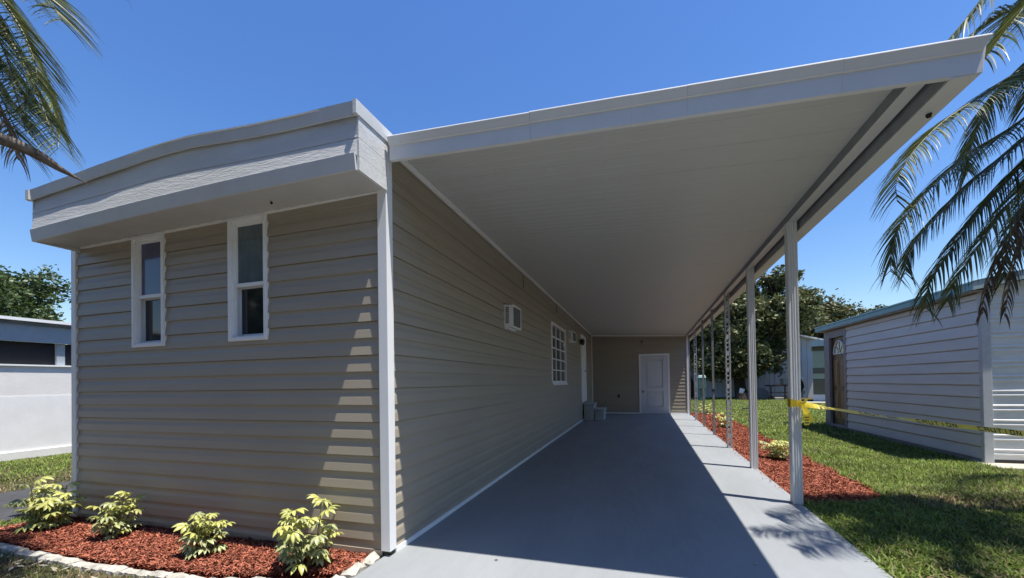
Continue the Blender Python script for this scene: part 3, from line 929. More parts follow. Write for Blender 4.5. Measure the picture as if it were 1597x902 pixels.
# ------------------------------------------------------------------ garden shed on the right
shed = thing('garden_shed', 'grey lap sided shed with teal roof edge and brown door', 'shed', (4.6, 7.4, -.03))
XS_, YS0, YS1 = 4.55, 7.40, 12.45
LP = [(-0.012, 0.0), (0.019, 0.0), (0.020, 0.006), (0.006, 0.157), (-0.012, 0.159), (-0.012, 0.1723)]
siding(shed, (XS_, 0, 0), (0, 1, 0), (-1, 0, 0), YS0 + 0.03, 11.30, 0.0, 2.33, [], M['shed'], prof=LP, ch=0.1723, zph=0.02, name='lap_board')
mb = MB(); mb.box(XS_ - .012, XS_ + .06, YS0 + .02, YS1, -.06, 0.018); mb.build('sill_beam', M['jamb'], shed)
mb = MB(); mb.box(XS_ - .022, XS_ + .03, 11.30, 11.40, 0.0, 2.33); mb.box(XS_ - .022, XS_ + .03, 12.17, YS1, 0.0, 2.33); mb.box(XS_ - .022, XS_ + .03, 11.40, 12.17, 2.16, 2.33)
dr = mb.build('door', M['jamb'], shed)
mb = MB(); mb.box(XS_ + .05, XS_ + .09, 11.40, 12.17, .04, 2.16); lf = mb.build('door_leaf', M['wood_door'], dr)
mb = MB(); mb.box(XS_ - .03, XS_ + .09, 11.38, 12.19, -.01, .04); mb.build('threshold', M['jamb'], dr)
for (a, b) in ((11.47, 11.74), (11.83, 12.10)):
    for (c, d) in ((.20, .86), (.98, 1.62)):
        mb = MB()
        mb.box(XS_ + .044, XS_ + .05, a, b, c, d); mb.box(XS_ + .036, XS_ + .044, a + .05, b - .05, c + .05, d - .05)
        mb.build('door_panel', M['wood_light'], dr)
# fan light
yc, zc, ro = 11.785, 1.76, 0.275
mb = MB()
arc = [(yc + ro * math.cos(a), zc + ro * 1.12 * math.sin(a)) for a in np.linspace(0, math.pi, 15)]
mb.add([(XS_ + .046, y, z) for y, z in arc], [tuple(range(15))])
mb.build('fan_light', M['glass'], dr)
mb = MB()
mb.tube([(XS_ + .040, y, z) for y, z in arc], 0.018, 6); mb.tube([(XS_ + .040, yc - ro, zc), (XS_ + .040, yc + ro, zc)], 0.016, 6)
for a in (math.pi * .25, math.pi * .5, math.pi * .75):
    mb.tube([(XS_ + .040, yc + .07 * math.cos(a), zc + .07 * math.sin(a)), (XS_ + .040, yc + ro * math.cos(a), zc + ro * 1.12 * math.sin(a))], 0.007, 5)
mb.tube([(XS_ + .040, yc + .07 * math.cos(a), zc + .07 * math.sin(a)) for a in np.linspace(0, math.pi, 7)], 0.011, 5)
mb.build('fan_light_frame', M['white'], dr)
mb = MB(); mb.tube([(XS_ + .05, 11.48, .95), (XS_ + .0, 11.48, .95)], [0.02, 0.03], 8); mb.build('handle', M['black'], dr)
# corner post
mb = MB(); mb.box(XS_ - .024, XS_ + .082, YS0 - .035, YS0 + .03, -.03, 2.34); mb.build('corner_post', M['shedpost'], shed, bevel=0.006)
# ribbed metal front
mb = MB()
XE = 8.6
ribs = []
z = 0.02
prof = []
while z < 3.3:
    prof += [(0.0, z), (0.0, z + .060), (0.013, z + .068), (0.013, z + .080), (0.002, z + .092), (0.002, z + .118), (0.013, z + .126), (0.013, z + .140), (0.0, z + .152)]
    z += 0.203
prof = [p for p in prof if p[1] < 3.25]
mb.sweep(None, [(XS_ + .082, YS0 - o, z) for o, z in prof], [(XE, YS0 - o, z) for o, z in prof], cap=False, closed=False)
fw = mb.build('ribbed_sheet', M['shedmetal'], shed)
# trim the sheet to the gable by clamping vertices under the rake
RS = 0.20
zr = lambda x: 2.36 + RS * (x - 4.40) if x < 6.55 else 2.36 + RS * (6.55 - 4.40) - RS * (x - 6.55)
me = fw.data
me.clear_geometry()
vs_, fs_ = [], []
xsamp = list(np.linspace(XS_ + .082, XE, 40))
for i, x in enumerate(xsamp):
    for (o_, z) in prof:
        vs_.append((x - 4.6, YS0 - o_ - 7.4, min(z, zr(x) - .01) + .03))
npf = len(prof)
for i in range(len(xsamp) - 1):
    for j in range(npf - 1):
        a = i * npf + j
        fs_.append((a, a + npf, a + npf + 1, a + 1))
me.from_pydata(vs_, [], fs_); me.update()
# eave fascia, soffit, rake, roof
mb = MB(); mb.box(4.395, 4.415, 7.285, 12.62, 2.362, 2.468); mb.build('eave_fascia', M['teal'], shed, bevel=0.004)
mb = MB(); mb.box(4.385, 4.42, 7.28, 12.625, 2.452, 2.480); mb.build('drip_edge', M['teal'], shed, bevel=0.004)
mb = MB(); mb.box(4.415, 4.60, 7.31, 12.60, 2.345, 2.362); mb.build('soffit', M['jamb'], shed)
for (xa, xb) in ((4.395, 6.55), (6.55, 8.72)):
    mb = MB()
    mb.hexa([(xa, 7.262, zr(xa)), (xb, 7.262, zr(xb)), (xb, 7.285, zr(xb)), (xa, 7.285, zr(xa)),
             (xa, 7.262, zr(xa) + .112), (xb, 7.262, zr(xb) + .112), (xb, 7.285, zr(xb) + .112), (xa, 7.285, zr(xa) + .112)])
    mb.build('rake_board', M['tealroof'], shed)
    mb = MB()
    mb.hexa([(xa, 7.29, zr(xa) + .088), (xb, 7.29, zr(xb) + .088), (xb, 12.62, zr(xb) + .088), (xa, 12.62, zr(xa) + .088),
             (xa, 7.255, zr(xa) + .128), (xb, 7.255, zr(xb) + .128), (xb, 12.62, zr(xb) + .128), (xa, 12.62, zr(xa) + .128)])
    mb.build('roof', M['tealroof'], shed)
mb = MB(); mb.box(XS_ + .03, XE, YS1 - .05, YS1, 0, 2.35); mb.box(XE - .05, XE, YS0 + .05, YS1 - .05, 0, 2.35); mb.build('rear_wall', M['shed'], shed)
mb = MB(); mb.box(XS_ + .082, XE, YS0 - .008, YS0 + .02, -.06, 0.016); mb.build('base_gap', M['black'], shed)

# ------------------------------------------------------------------ neighbour's building on the left
nb = thing('neighbour_building', 'white stucco neighbouring building with a dark screened opening under its eave', 'building', (-10.6, 5, -.05))
XN = -10.6
mb = MB(); mb.box(XN - .2, XN, -8, 24, -.06, 1.07); mb.build('lower_wall', M['stucco'], nb)
mb = MB(); mb.box(XN - .2, XN - .003, -8, 24, 1.0705, 1.0865); mb.build('ledge', M['white'], nb)
mb = MB(); mb.box(XN - .2, XN - .006, -8, 24, 1.087, 1.615); mb.build('upper_wall', M['stucco_up'], nb)
mb = MB(); mb.box(XN - .2, XN + .03, -8, 24, 1.617, 1.645); mb.build('sill', M['white'], nb)
mb = MB(); mb.box(XN - .02, XN + .03, -8, 24, -.05, .09); mb.build('base_course', M['stucco_up'], nb)
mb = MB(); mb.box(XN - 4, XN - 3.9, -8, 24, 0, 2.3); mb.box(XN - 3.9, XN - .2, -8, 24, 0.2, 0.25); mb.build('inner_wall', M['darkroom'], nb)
for i, yy in enumerate((-3.2, -.4, 2.3, 4.98, 7.8, 10.6, 13.4)):
    mb = MB(); mb.box(XN - .16, XN - .06, yy - .06, yy + .06, 1.645, 2.06); mb.build('screen_post', M['panelgrey'], nb)
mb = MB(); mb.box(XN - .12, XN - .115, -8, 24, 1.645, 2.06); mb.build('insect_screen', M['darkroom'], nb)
for i in range(20):
    ya = -8 + i * 1.2
    mb = MB(); mb.box(XN - .06, XN + .01, ya + .004, ya + 1.196, 2.06, 2.37); mb.build('eave_panel', M['panelgrey'], nb)
mb = MB(); mb.box(XN - .06, XN + .06, -8, 24, 2.372, 2.42); mb.build('gutter', M['tarp'], nb)
mb = MB(); mb.hexa([(XN - 4, -8.1, 2.72), (XN + .12, -8.1, 2.422), (XN + .12, 24.1, 2.422), (XN - 4, 24.1, 2.72), (XN - 4, -8.1, 2.78), (XN + .12, -8.1, 2.475), (XN + .12, 24.1, 2.475), (XN - 4, 24.1, 2.78)])
mb.build('roof', M['white'], nb)

# ------------------------------------------------------------------ far buildings and clutter
fb = thing('far_white_building', 'white ribbed metal building behind the big dark tree', 'building', (6, 30, -.05))
zg = lambda x: 3.55 + 0.27 * (10.34 - x) if x > 6.4 else 3.55 + 0.27 * 3.94 - 0.27 * (6.4 - x)
x = 2.2
while x < 10.30:
    x2 = min(x + 0.30, 10.34)
    mb = MB()
    mb.hexa([(x + .008, 30, -.06), (x2 - .008, 30, -.06), (x2 - .008, 30.05, -.06), (x + .008, 30.05, -.06), (x + .008, 30, zg(x)), (x2 - .008, 30, zg(x2)), (x2 - .008, 30.05, zg(x2)), (x + .008, 30.05, zg(x))])
    mb.build('wall_panel', M['farwhite'], fb)
    x = x2
mb = MB(); mb.box(2.2, 10.32, 30.055, 30.1, -.06, 3.5); mb.box(10.28, 10.33, 30.1, 40, -.06, 3.5); mb.build('wall', M['panelgrey'], fb)
mb = MB()
for (xa, xb) in ((1.6, 6.4), (6.4, 11.0)):
    mb.hexa([(xa, 29.6, zg(xa)), (xb, 29.6, zg(xb)), (xb, 40, zg(xb)), (xa, 40, zg(xa)), (xa, 29.6, zg(xa) + .1), (xb, 29.6, zg(xb) + .1), (xb, 40, zg(xb) + .1), (xa, 40, zg(xa) + .1)])
mb.build('roof', M['white'], fb)

sh_ = thing('striped_mobile_home', 'green and olive striped mobile home beyond the shed', 'house', (10, 23.5, -.05))
rows = [(-.06, .36, 'farwhite', 'skirt_panel'), (.38, 1.13, 'stripe_olive_and_shade', 'siding_band'), (1.13, 1.38, 'stripe_green', 'siding_band'), (1.38, 1.66, 'stripe_olive_and_shade', 'siding_band'),
        (1.66, 2.47, 'stripe_green', 'siding_band'), (2.47, 2.69, 'stripe_olive_and_shade', 'siding_band')]  # topmost olive row paints the shade below the roof; lower ones are stripes
u_, v_ = Vector((.946, -.325, 0)), Vector((.325, .946, 0))
def turned(mb, u0, u1, v0, v1, z0, z1, v0t=None):
    B = Vector((8.06, 23.5, 0))
    q = lambda u, v, z: tuple(B + u_ * u + v_ * v + Vector((0, 0, z)))
    vt = v0 if v0t is None else v0t
    mb.hexa([q(u0, v0, z0), q(u1, v0, z0), q(u1, v1, z0), q(u0, v1, z0), q(u0, vt, z1), q(u1, vt, z1), q(u1, v1, z1), q(u0, v1, z1)])
for i, (a, b, mm, nm) in enumerate(rows):
    mb = MB()
    z = a
    while z < b - .02:
        z2 = min(z + .14, b)
        turned(mb, 0, 8, -.02, .03, z, z2, -.005)
        z = z2
    mb.build(nm, M[mm], sh_)
mb = MB(); turned(mb, 0.02, 8, .031, 4.0, -.06, 2.69); mb.build('wall', M['stripe_green'], sh_)
mb = MB(); turned(mb, -.05, 8.2, -.25, 4.2, 2.69, 2.98); mb.build('roof', M['tealroof'], sh_)

ub = thing('utility_pedestal', 'green utility pedestal with pale cap at the far lawn edge', 'utility box', (3.37, 25.5, -.06))
mb = MB(); mb.box(3.21, 3.53, 25.5, 25.8, -.06, .62); mb.build('pedestal_base', M['utility'], ub, bevel=.02)
mb = MB(); mb.box(3.17, 3.57, 25.46, 25.84, .62, 1.25); mb.build('housing', M['utility'], ub, bevel=.03)
mb = MB(); mb.hexa([(3.15, 25.44, 1.25), (3.59, 25.44, 1.25), (3.59, 25.86, 1.25), (3.15, 25.86, 1.25), (3.20, 25.50, 1.42), (3.54, 25.50, 1.42), (3.54, 25.8, 1.42), (3.20, 25.8, 1.42)])
mb.build('cap', M['palegreen'], ub, bevel=.03)

# cart, tarp pile, bucket etc. under the big tree
tr = thing('utility_cart', 'low rusty flatbed cart carrying a grey box under the big tree', 'cart', (7.9, 27, -.05))
mb = MB(); mb.box(7.0, 8.55, 26.6, 27.5, .72, .80); mb.build('bed', M['rust'], tr)
for i, xx in enumerate((7.05, 7.75, 8.48)):
    mb = MB(); mb.box(xx, xx + .07, 26.6, 26.67, -.05, .72); mb.build('leg', M['rust'], tr)
mb = MB()
for zz in (.12, .35): mb.box(7.0, 8.55, 26.62, 26.65, zz, zz + .05)
mb.build('rail', M['rust'], tr)
gb = thing('storage_box', 'grey lidded storage box lying on the rusty cart', 'box', (8.1, 27, .8))
mb = MB(); mb.box(7.75, 8.55, 26.7, 27.3, .80, 1.10); mb.build('body', M['greybox'], gb, bevel=.02)
mb = MB(); mb.box(7.72, 8.58, 26.67, 27.33, 1.10, 1.16); mb.build('lid', M['greybox'], gb, bevel=.02)
cb = thing('block_stack', 'pale concrete blocks stacked beneath the rusty cart', 'blocks', (8.2, 26.5, -.05))
for (xx, zz) in ((8.02, -.055), (8.12, .12), (7.2, -.055), (8.22, -.055 + .36)):
    mb = MB(); mb.box(xx, xx + .42, 26.3, 26.5, zz, zz + .17); mb.build('block', M['concrete'], cb, bevel=.015)
mb = MB()
prof = [(5.9, -.05), (6.0, .35), (6.3, .62), (6.7, .66), (7.0, .45), (7.1, -.05)]
mb.sweep(None, [(a, 26.8, b) for a, b in prof], [(a, 28.0, b * .9) for a, b in prof])
tag(mb.build('tarp_pile', M['tarp'], smooth=False, bevel=.06), 'low heap under a dark grey tarp left of the rusty cart', 'tarp')
bk = thing('bucket', 'tilted white bucket under the big tree', 'bucket', (5.55, 26.3, .3))
mb = MB(); mb.tube([(5.50, 26.3, .36), (5.58, 26.3, .62)], [0.11, 0.14], 12); mb.build('tub', M['white'], bk)
mb = MB(); mb.tube([(5.46, 26.3, .70), (5.40, 26.3, .50), (5.44, 26.3, .40)], 0.015, 5); mb.build('handle', M['black'], bk)
st = thing('tree_stump', 'dark stump carrying the tilted white bucket', 'stump', (5.5, 26.3, -.06))
mb = MB(); mb.tube([(5.5, 26.3, -.06), (5.5, 26.3, .2), (5.5, 26.3, .36)], [0.3, 0.24, 0.22], 10); mb.build('trunk', M['bark'], st)
hk = thing('garden_hook', 'slim white hooked garden pole beside the striped home', 'garden pole', (8.1, 25, -.05))
mb = MB(); mb.tube([(8.30, 25, -.05), (8.22, 25, 1.0), (8.16, 25, 1.18), (8.0, 25, 1.2), (7.86, 25, 1.12)], 0.035, 6); mb.build('pole', M['white'], hk)
mb = MB(); mb.tube([(7.98, 25, 1.17), (7.98, 25, .95), (7.98, 25, .70), (7.98, 25, .45)], [0.03, 0.16, 0.20, 0.08], 8); mb.build('hanging_pot', M['black'], hk)
mb = MB(); mb.hexa([(7.4, 22.6, -.06), (8.4, 22.3, -.06), (8.5, 23.1, -.06), (7.5, 23.4, -.06), (7.4, 22.6, .03), (8.4, 22.3, .03), (8.5, 23.1, .03), (7.5, 23.4, .03)])
tag(mb.build('paving_slab', M['concrete'], bevel=.02), 'pale stepping slab on the grass before the striped home', 'paving slab')
mb = MB(); mb.tube([(3.82, 18.1, .02), (4.14, 18.1, .03)], 0.028, 8)
tag(mb.build('black_pipe', M['black']), 'short black pipe end lying on the lawn', 'pipe')

# ------------------------------------------------------------------ trees
def tree(name, label, base, height, trunk_r, blobs, nleaf, leaf, material, seed, trunk_top=0.5, group='background trees'):
    """blobs: (x,y,z,rx,ry,rz) clumps of foliage, absolute coordinates"""
    r = np.random.default_rng(seed)
    t = thing(name, label, 'tree', base, group)
    mb = MB()
    b = Vector(base)
    top = b + Vector((r.uniform(-.3, .3), r.uniform(-.3, .3), height * trunk_top))
    pts = [b, b.lerp(top, .33) + Vector((r.uniform(-.15, .15), 0, 0)), b.lerp(top, .66) + Vector((r.uniform(-.2, .2), 0, 0)), top]
    mb.tube(pts, [trunk_r * 1.25, trunk_r, trunk_r * .85, trunk_r * .6], 9)
    for (x, y, z, rx, ry, rz) in blobs:
        e = Vector((x, y, z))
        s = b.lerp(top, r.uniform(.45, 1))
        m1 = s.lerp(e, .5) + Vector((r.uniform(-.3, .3), r.uniform(-.3, .3), r.uniform(0, .4)))
        mb.tube([s, m1, e], [trunk_r * .42, trunk_r * .28, trunk_r * .08], 6)
        for q in range(3):
            d = Vector((r.normal() * rx, r.normal() * ry, r.normal() * rz)) * .6
            mb.tube([m1.lerp(e, .5), e + d * .5, e + d], [trunk_r * .15, trunk_r * .1, trunk_r * .03], 4)
    mb.build('trunk', M['bark'], t, smooth=True)
    vol = np.array([bl[3] * bl[4] * bl[5] for bl in blobs]) ** 0.75
    cnt = (nleaf * vol / vol.sum()).astype(int)
    P = []; T = []
    for bl, n in zip(blobs, cnt):
        c = np.array(bl[:3]); rad = np.array(bl[3:])
        ncl = max(6, n // 45)
        d = r.normal(size=(ncl, 3)); d /= np.linalg.norm(d, axis=1)[:, None]
        rr = r.uniform(.45, 1.08, (ncl, 1))
        cl = c + d * rad * rr
        idx = r.integers(0, ncl, n)
        sp = (0.16 + .14 * r.random(ncl))[idx][:, None] * rad.mean() * 0.85
        P.append(cl[idx] + r.normal(size=(n, 3)) * sp * np.array([1, 1, .75]))
        T.append(np.clip(r.random(ncl)[idx] * .7 + r.random(n) * .3, 0, 1))
    P = np.concatenate(P); T = np.concatenate(T)
    keep = P[:, 2] > base[2] + .15
    P, T = P[keep], T[keep]
    n = len(P)
    a = r.normal(size=(n, 3)); a[:, 2] *= .6; a /= np.linalg.norm(a, axis=1)[:, None]
    b2 = np.cross(a, r.normal(size=(n, 3))); b2 /= np.linalg.norm(b2, axis=1)[:, None]
    L_ = leaf * r.uniform(.6, 1.4, (n, 1)); W_ = L_ * .5
    V = np.stack([P - a * L_ / 2, P + b2 * W_ / 2, P + a * L_ / 2, P - b2 * W_ / 2], 1).reshape(-1, 3)
    F = np.arange(4 * n).reshape(n, 4)
    np_mesh('crown', V, F, material, t, tint=np.repeat(T, 4))
    return t

r = np.random.default_rng(11)
def mass(cx, cy, cz, rx, ry, rz, n, sz, r=r):
    out = []
    for i in range(n):
        d = r.normal(size=3); d /= np.linalg.norm(d); q = r.uniform(.35, 1.0)
        out.append((cx + d[0] * rx * q, cy + d[1] * ry * q, cz + d[2] * rz * q, sz * r.uniform(.7, 1.3), sz * r.uniform(.7, 1.3), sz * r.uniform(.55, 1.0)))
    return out
big = mass(6.4, 28.5, 4.9, 2.9, 1.6, 2.3, 26, 1.25) + mass(8.7, 28, 5.0, 1.35, 1.2, 1.2, 10, .8) + mass(5.6, 27.6, 2.3, 2.5, 1.0, .9, 12, 1.0) + mass(7.4, 28.3, 7.0, 1.6, .8, .5, 7, .7)
tree('oak_tree', 'biggest dark tree behind the lawn, seen between the nearest carport posts', (5.9, 28, -.06), 7, .30, big, 95000, .21, M['leafoak'], 1)
big = mass(3.4, 25.8 + 4, 4.0, 1.6, 1.3, 2.4, 12, 1.0) + mass(2.2, 31.5, 3.0, 1.2, 1.0, 1.8, 6, .9)
tree('oak_tree', 'dark tree seen past the far carport posts, behind the green pedestal', (3.2, 30, -.06), 6, .20, big, 40000, .20, M['leafoak'], 2)
hd = mass(15.5, 42, 5.0, 4.8, 2.0, 2.5, 16, 1.5) + mass(20.0, 44, 4.9, 3.0, 2, 2.2, 9, 1.3)
tree('round_tree', 'olive green rounded tree rising over the shed roof left end', (15.5, 42, -.06), 6, .4, hd, 36000, .30, M['leafolive'], 3)
hd = mass(22.5, 45, 4.6, 1.6, 1.5, 2.3, 6, 1.0)
tree('round_tree', 'small dark tree whose top pokes over the shed roof beside the olive tree', (22.5, 45, -.06), 6, .3, hd, 8000, .28, M['leafgreen'], 4)
hd = mass(11.0, 17.5, 3.2, 1.1, 1.0, 1.35, 9, .62) + mass(12.6, 18, 3.6, 1.3, 1.0, 1.3, 6, .7)
tree('bushy_tree', 'dense green tree behind the shed gable under the palm fronds', (11.5, 17.5, -.06), 4.5, .2, hd, 18000, .15, M['leafolive'], 5)
lt = mass(-20.2, 7.6, 4.35, .9, 1.0, .7, 6, .5) + mass(-19.5, 7.5, 3.6, 1.9, 1.3, 1.5, 14, .75) + mass(-17.6, 7.6, 2.9, 1.4, 1.0, 1.0, 9, .55) + mass(-21, 7.2, 3.9, 1.0, 1.2, 1.0, 5, .6)
tree('leafy_tree', 'green tree rising behind the roof of the white neighbouring building', (-19, 7.6, -.06), 5, .25, lt, 30000, .13, M['leafgreen'], 6)

# unseen trees added behind the viewpoint to block sky light
for i, (xx, yy) in enumerate(((-14, -10.5), (-5, -10), (4.5, -10.5), (13, -10))):
    tree('sky_block_tree', 'unseen leafy tree added behind the viewpoint to block sky, ' + ('far left', 'left', 'right', 'far right')[i], (xx, yy, -.06), 8, .3,
         mass(xx, yy, 5.2, 4.6, 2.0, 4.6, 34, 2.0), 16000, .6, M['leafoak'], 50 + i, group='added sky-blocking trees behind the viewpoint')
# hedge filling the view under the big trees
hd = []
for i in range(26):
    hd.append((1.0 + i * .22, 33 + (i % 3) * .5, 1.0 + .5 * random.random(), .7, .5, .9))
tree('hedge', 'dark hedge in the shade below the big trees', (4, 33.3, -.06), 1.2, .06, hd, 12000, .18, M['leafoak'], 8, group=None)
# distant wooded belt
n = 26000
ang = rng.uniform(-1.2, 1.25, n)
dist = rng.uniform(75, 95, n)
hh = 3.6 + 1.6 * np.sin(ang * 9) + 1.0 * np.sin(ang * 23 + 1)
P = np.stack([dist * np.sin(ang), dist * np.cos(ang), rng.uniform(0, 1, n) ** .7 * hh], 1)
a = rng.normal(size=(n, 3)); a /= np.linalg.norm(a, axis=1)[:, None]
b = np.cross(a, rng.normal(size=(n, 3))); b /= np.linalg.norm(b, axis=1)[:, None]
V = np.stack([P - a * .5, P + b * .35, P + a * .5, P - b * .35], 1).reshape(-1, 3)
o = np_mesh('distant_wood', V, np.arange(4 * n).reshape(n, 4), M['leafgreen'], tint=np.repeat(rng.random(n), 4))
o['kind'] = 'stuff'

# ------------------------------------------------------------------ palms
def spline(pts, n):
    p = np.array(pts, float)
    p = np.vstack([2 * p[0] - p[1], p, 2 * p[-1] - p[-2]])
    out = []
    m = len(p) - 3
    for i in range(n):
        s = i / (n - 1) * m
        k = min(int(s), m - 1); t = s - k
        a, b, c, d = p[k:k + 4]
        out.append(.5 * (2 * b + (c - a) * t + (2 * a - 5 * b + 4 * c - d) * t * t + (3 * b - a - 3 * c + d) * t ** 3))
    return np.array(out)

def frond(parent, pts, leaf_len, npair, material, rib, seed, droop=0.55, start=.12, tintb=0.5, width=0.013, rad=0.011, spread=1.0, lift=0.0):
    r = np.random.default_rng(seed)
    sp = spline(pts, 60)
    mb = MB()
    mb.tube([tuple(p) for p in sp[::3]] + [tuple(sp[-1])], list(np.linspace(rad, rad * .18, len(sp[::3]) + 1)), 5)
    fr = mb.build('frond', rib, parent, smooth=True)
    V, F, T = [], [], []
    seg = np.linalg.norm(np.diff(sp, axis=0), axis=1); cum = np.concatenate([[0], np.cumsum(seg)]); tot = cum[-1]
    for i in range(npair):
        s = start + (1 - start) * (i + .5) / npair
        for side in (-1, 1):
            ss = min(.999, s + r.uniform(-.3, .3) / npair)
            p = np.array([np.interp(ss * tot, cum, sp[:, k]) for k in range(3)])
            p2 = np.array([np.interp(min(1, ss + .03) * tot, cum, sp[:, k]) for k in range(3)])
            p1 = np.array([np.interp(max(0, ss - .03) * tot, cum, sp[:, k]) for k in range(3)])
            tg = p2 - p1; tg /= np.linalg.norm(tg)
            sv = np.cross(tg, [0, 0, 1.]); nv = np.linalg.norm(sv)
            sv = sv / nv if nv > .05 else np.array([1., 0, 0])
            L_ = leaf_len * (math.sin(math.pi * (0.18 + .72 * s)) ** .6) * r.uniform(.8, 1.12)
            d = side * sv * spread * r.uniform(.88, 1.08) + tg * (.55 + .55 * s) * r.uniform(.88, 1.1) + np.array([0, 0, lift + r.uniform(-.08, .14)])
            d /= np.linalg.norm(d)
            wv = np.cross(d, np.array([0, 0, 1.]) + .5 * r.normal(size=3)); wv /= np.linalg.norm(wv)
            o = len(V); q = p.copy(); nseg = 4
            dd = d.copy(); ti = np.clip(tintb + r.uniform(-.35, .35), 0, 1)
            for k in range(nseg + 1):
                ww = width * (1 - (k / nseg) ** 1.6) * .5 + .0006
                V += [q + wv * ww, q - wv * ww]; T += [ti, ti]
                dd = dd + np.array([0, 0, -1.]) * droop * (.35 + k / nseg) * .8
                dd /= np.linalg.norm(dd)
                q = q + dd * L_ / nseg
            for k in range(nseg):
                F.append((o + 2 * k, o + 2 * k + 1, o + 2 * k + 3, o + 2 * k + 2))
    lf = np_mesh('leaflets', V, F, material, fr, tint=T)
    lf['kind'] = 'stuff'
    return fr

def palm_trunk(parent, base, top, r0, r1):
    mb = MB()
    n = 26
    pts, rad = [], []
    for i in range(n + 1):
        s = i / n
        pts.append(Vector(base).lerp(Vector(top), s) + Vector((.06 * math.sin(s * 2.2), 0, 0)))
        rad.append((r0 + (r1 - r0) * s) * (1.06 if i % 2 else .97))
    mb.tube(pts, rad, 12)
    return mb.build('trunk', M['palmbark'], parent, smooth=True)

pr = thing('palm_tree', 'feathery palm beside the carport with fronds hanging over the grey shed', 'palm tree', (4.25, 4.45, -.06), 'palm trees')
palm_trunk(pr, (4.25, 4.45, -.06), (4.15, 4.45, 4.15), .14, .10)
c0 = (4.12, 4.42, 4.25)
FR = [   # control points of each frond, crown to tip
    [c0, (3.60, 4.4, 4.05), (2.95, 4.3, 3.62), (2.60, 4.1, 3.37), (2.25, 3.95, 3.13), (2.00, 3.85, 2.88), (1.87, 3.8, 2.66), (1.86, 3.78, 2.50)],
    [c0, (3.65, 4.45, 3.80), (3.01, 4.4, 3.26), (2.63, 4.3, 3.02), (2.31, 4.25, 2.73), (2.10, 4.2, 2.47), (2.02, 4.2, 2.24), (2.01, 4.2, 2.06)],
    [c0, (3.70, 4.55, 3.72), (3.14, 4.6, 3.19), (2.86, 4.6, 2.95), (2.59, 4.6, 2.67), (2.40, 4.6, 2.44), (2.30, 4.6, 2.25), (2.29, 4.6, 2.10)],
    [c0, (3.60, 4.45, 3.55), (3.04, 4.45, 2.92), (2.84, 4.45, 2.68), (2.63, 4.45, 2.39), (2.46, 4.45, 2.10), (2.38, 4.45, 1.92), (2.37, 4.45, 1.77)],
    [c0, (3.50, 4.3, 3.45), (2.98, 4.2, 2.80), (2.72, 4.2, 2.44), (2.56, 4.2, 2.18), (2.43, 4.2, 1.94), (2.38, 4.2, 1.79)],
    [c0, (3.9, 3.95, 4.9), (3.2, 3.55, 4.65), (2.45, 3.40, 3.95), (1.75, 3.36, 3.12)],
    [c0, (3.8, 4.0, 4.5), (3.1, 3.5, 4.2), (2.4, 3.2, 3.6), (1.92, 3.05, 3.0)],
    [c0, (3.70, 4.5, 4.40), (3.10, 4.5, 4.24), (2.95, 4.5, 4.22), (2.80, 4.5, 4.14), (2.73, 4.5, 4.05)],
    [c0, (3.75, 4.3, 4.30), (3.35, 4.2, 4.05), (3.02, 4.15, 3.70), (2.86, 4.12, 3.25)],
    [c0, (3.72, 4.5, 4.20), (3.30, 4.55, 3.95), (2.98, 4.55, 3.62), (2.78, 4.55, 3.22), (2.74, 4.55, 2.95)],
    [c0, (3.70, 4.7, 3.60), (3.32, 4.75, 3.00), (3.12, 4.75, 2.60), (3.00, 4.75, 2.25), (2.97, 4.75, 2.0)],
    [c0, (4.4, 3.9, 5.0), (4.4, 3.2, 4.9), (4.3, 2.6, 4.2), (4.2, 2.3, 3.4)],
    [c0, (4.8, 4.7, 5.0), (5.4, 5.0, 4.9), (5.9, 5.2, 4.2), (6.1, 5.3, 3.4)],
    [c0, (4.9, 4.2, 4.8), (5.5, 3.9, 4.6), (6.0, 3.6, 3.8), (6.2, 3.5, 3.0)],
    [c0, (3.85, 4.0, 4.2), (3.4, 3.7, 3.95), (3.05, 3.5, 3.5), (2.85, 3.4, 2.95)],
    [c0, (4.0, 3.9, 4.6), (3.85, 3.4, 4.4), (3.7, 3.1, 3.8), (3.6, 2.95, 3.1)],
    [c0, (3.7, 3.8, 4.4), (3.2, 3.3, 3.9), (2.85, 2.95, 3.3), (2.65, 2.8, 2.6)],
    [c0, (4.5, 5.1, 4.5), (4.8, 5.8, 4.1), (5.0, 6.2, 3.3), (5.1, 6.3, 2.6)],
    [c0, (4.2, 4.5, 5.1), (3.9, 4.3, 5.7), (3.5, 4.15, 5.9), (3.1, 4.1, 5.6)],
    [c0, (3.9, 4.3, 4.9), (3.5, 4.1, 5.1), (3.1, 3.95, 4.9), (2.85, 3.9, 4.6)],
    [c0, (3.9, 4.15, 5.0), (3.6, 3.8, 5.2), (3.25, 3.5, 5.0), (3.0, 3.35, 4.6)],
    [c0, (4.0, 4.3, 5.2), (3.8, 4.1, 5.6), (3.5, 3.85, 5.5), (3.3, 3.7, 5.2)],
    [c0, (4.1, 4.1, 5.0), (4.1, 3.7, 5.2), (4.0, 3.3, 4.9), (3.95, 3.1, 4.5)],
]
FR = [[(x, y if (y < 4.6 or x > 3.9) else 4.55 + (y - 4.6) * .22, z) for x, y, z in f] for f in FR]
for i, f in enumerate(FR):
    frond(pr, f, 0.47, 160, M['palm'], M['rachis'], 100 + i, droop=.32, tintb=.30 + .3 * random.random(), width=.0095, spread=1.0)
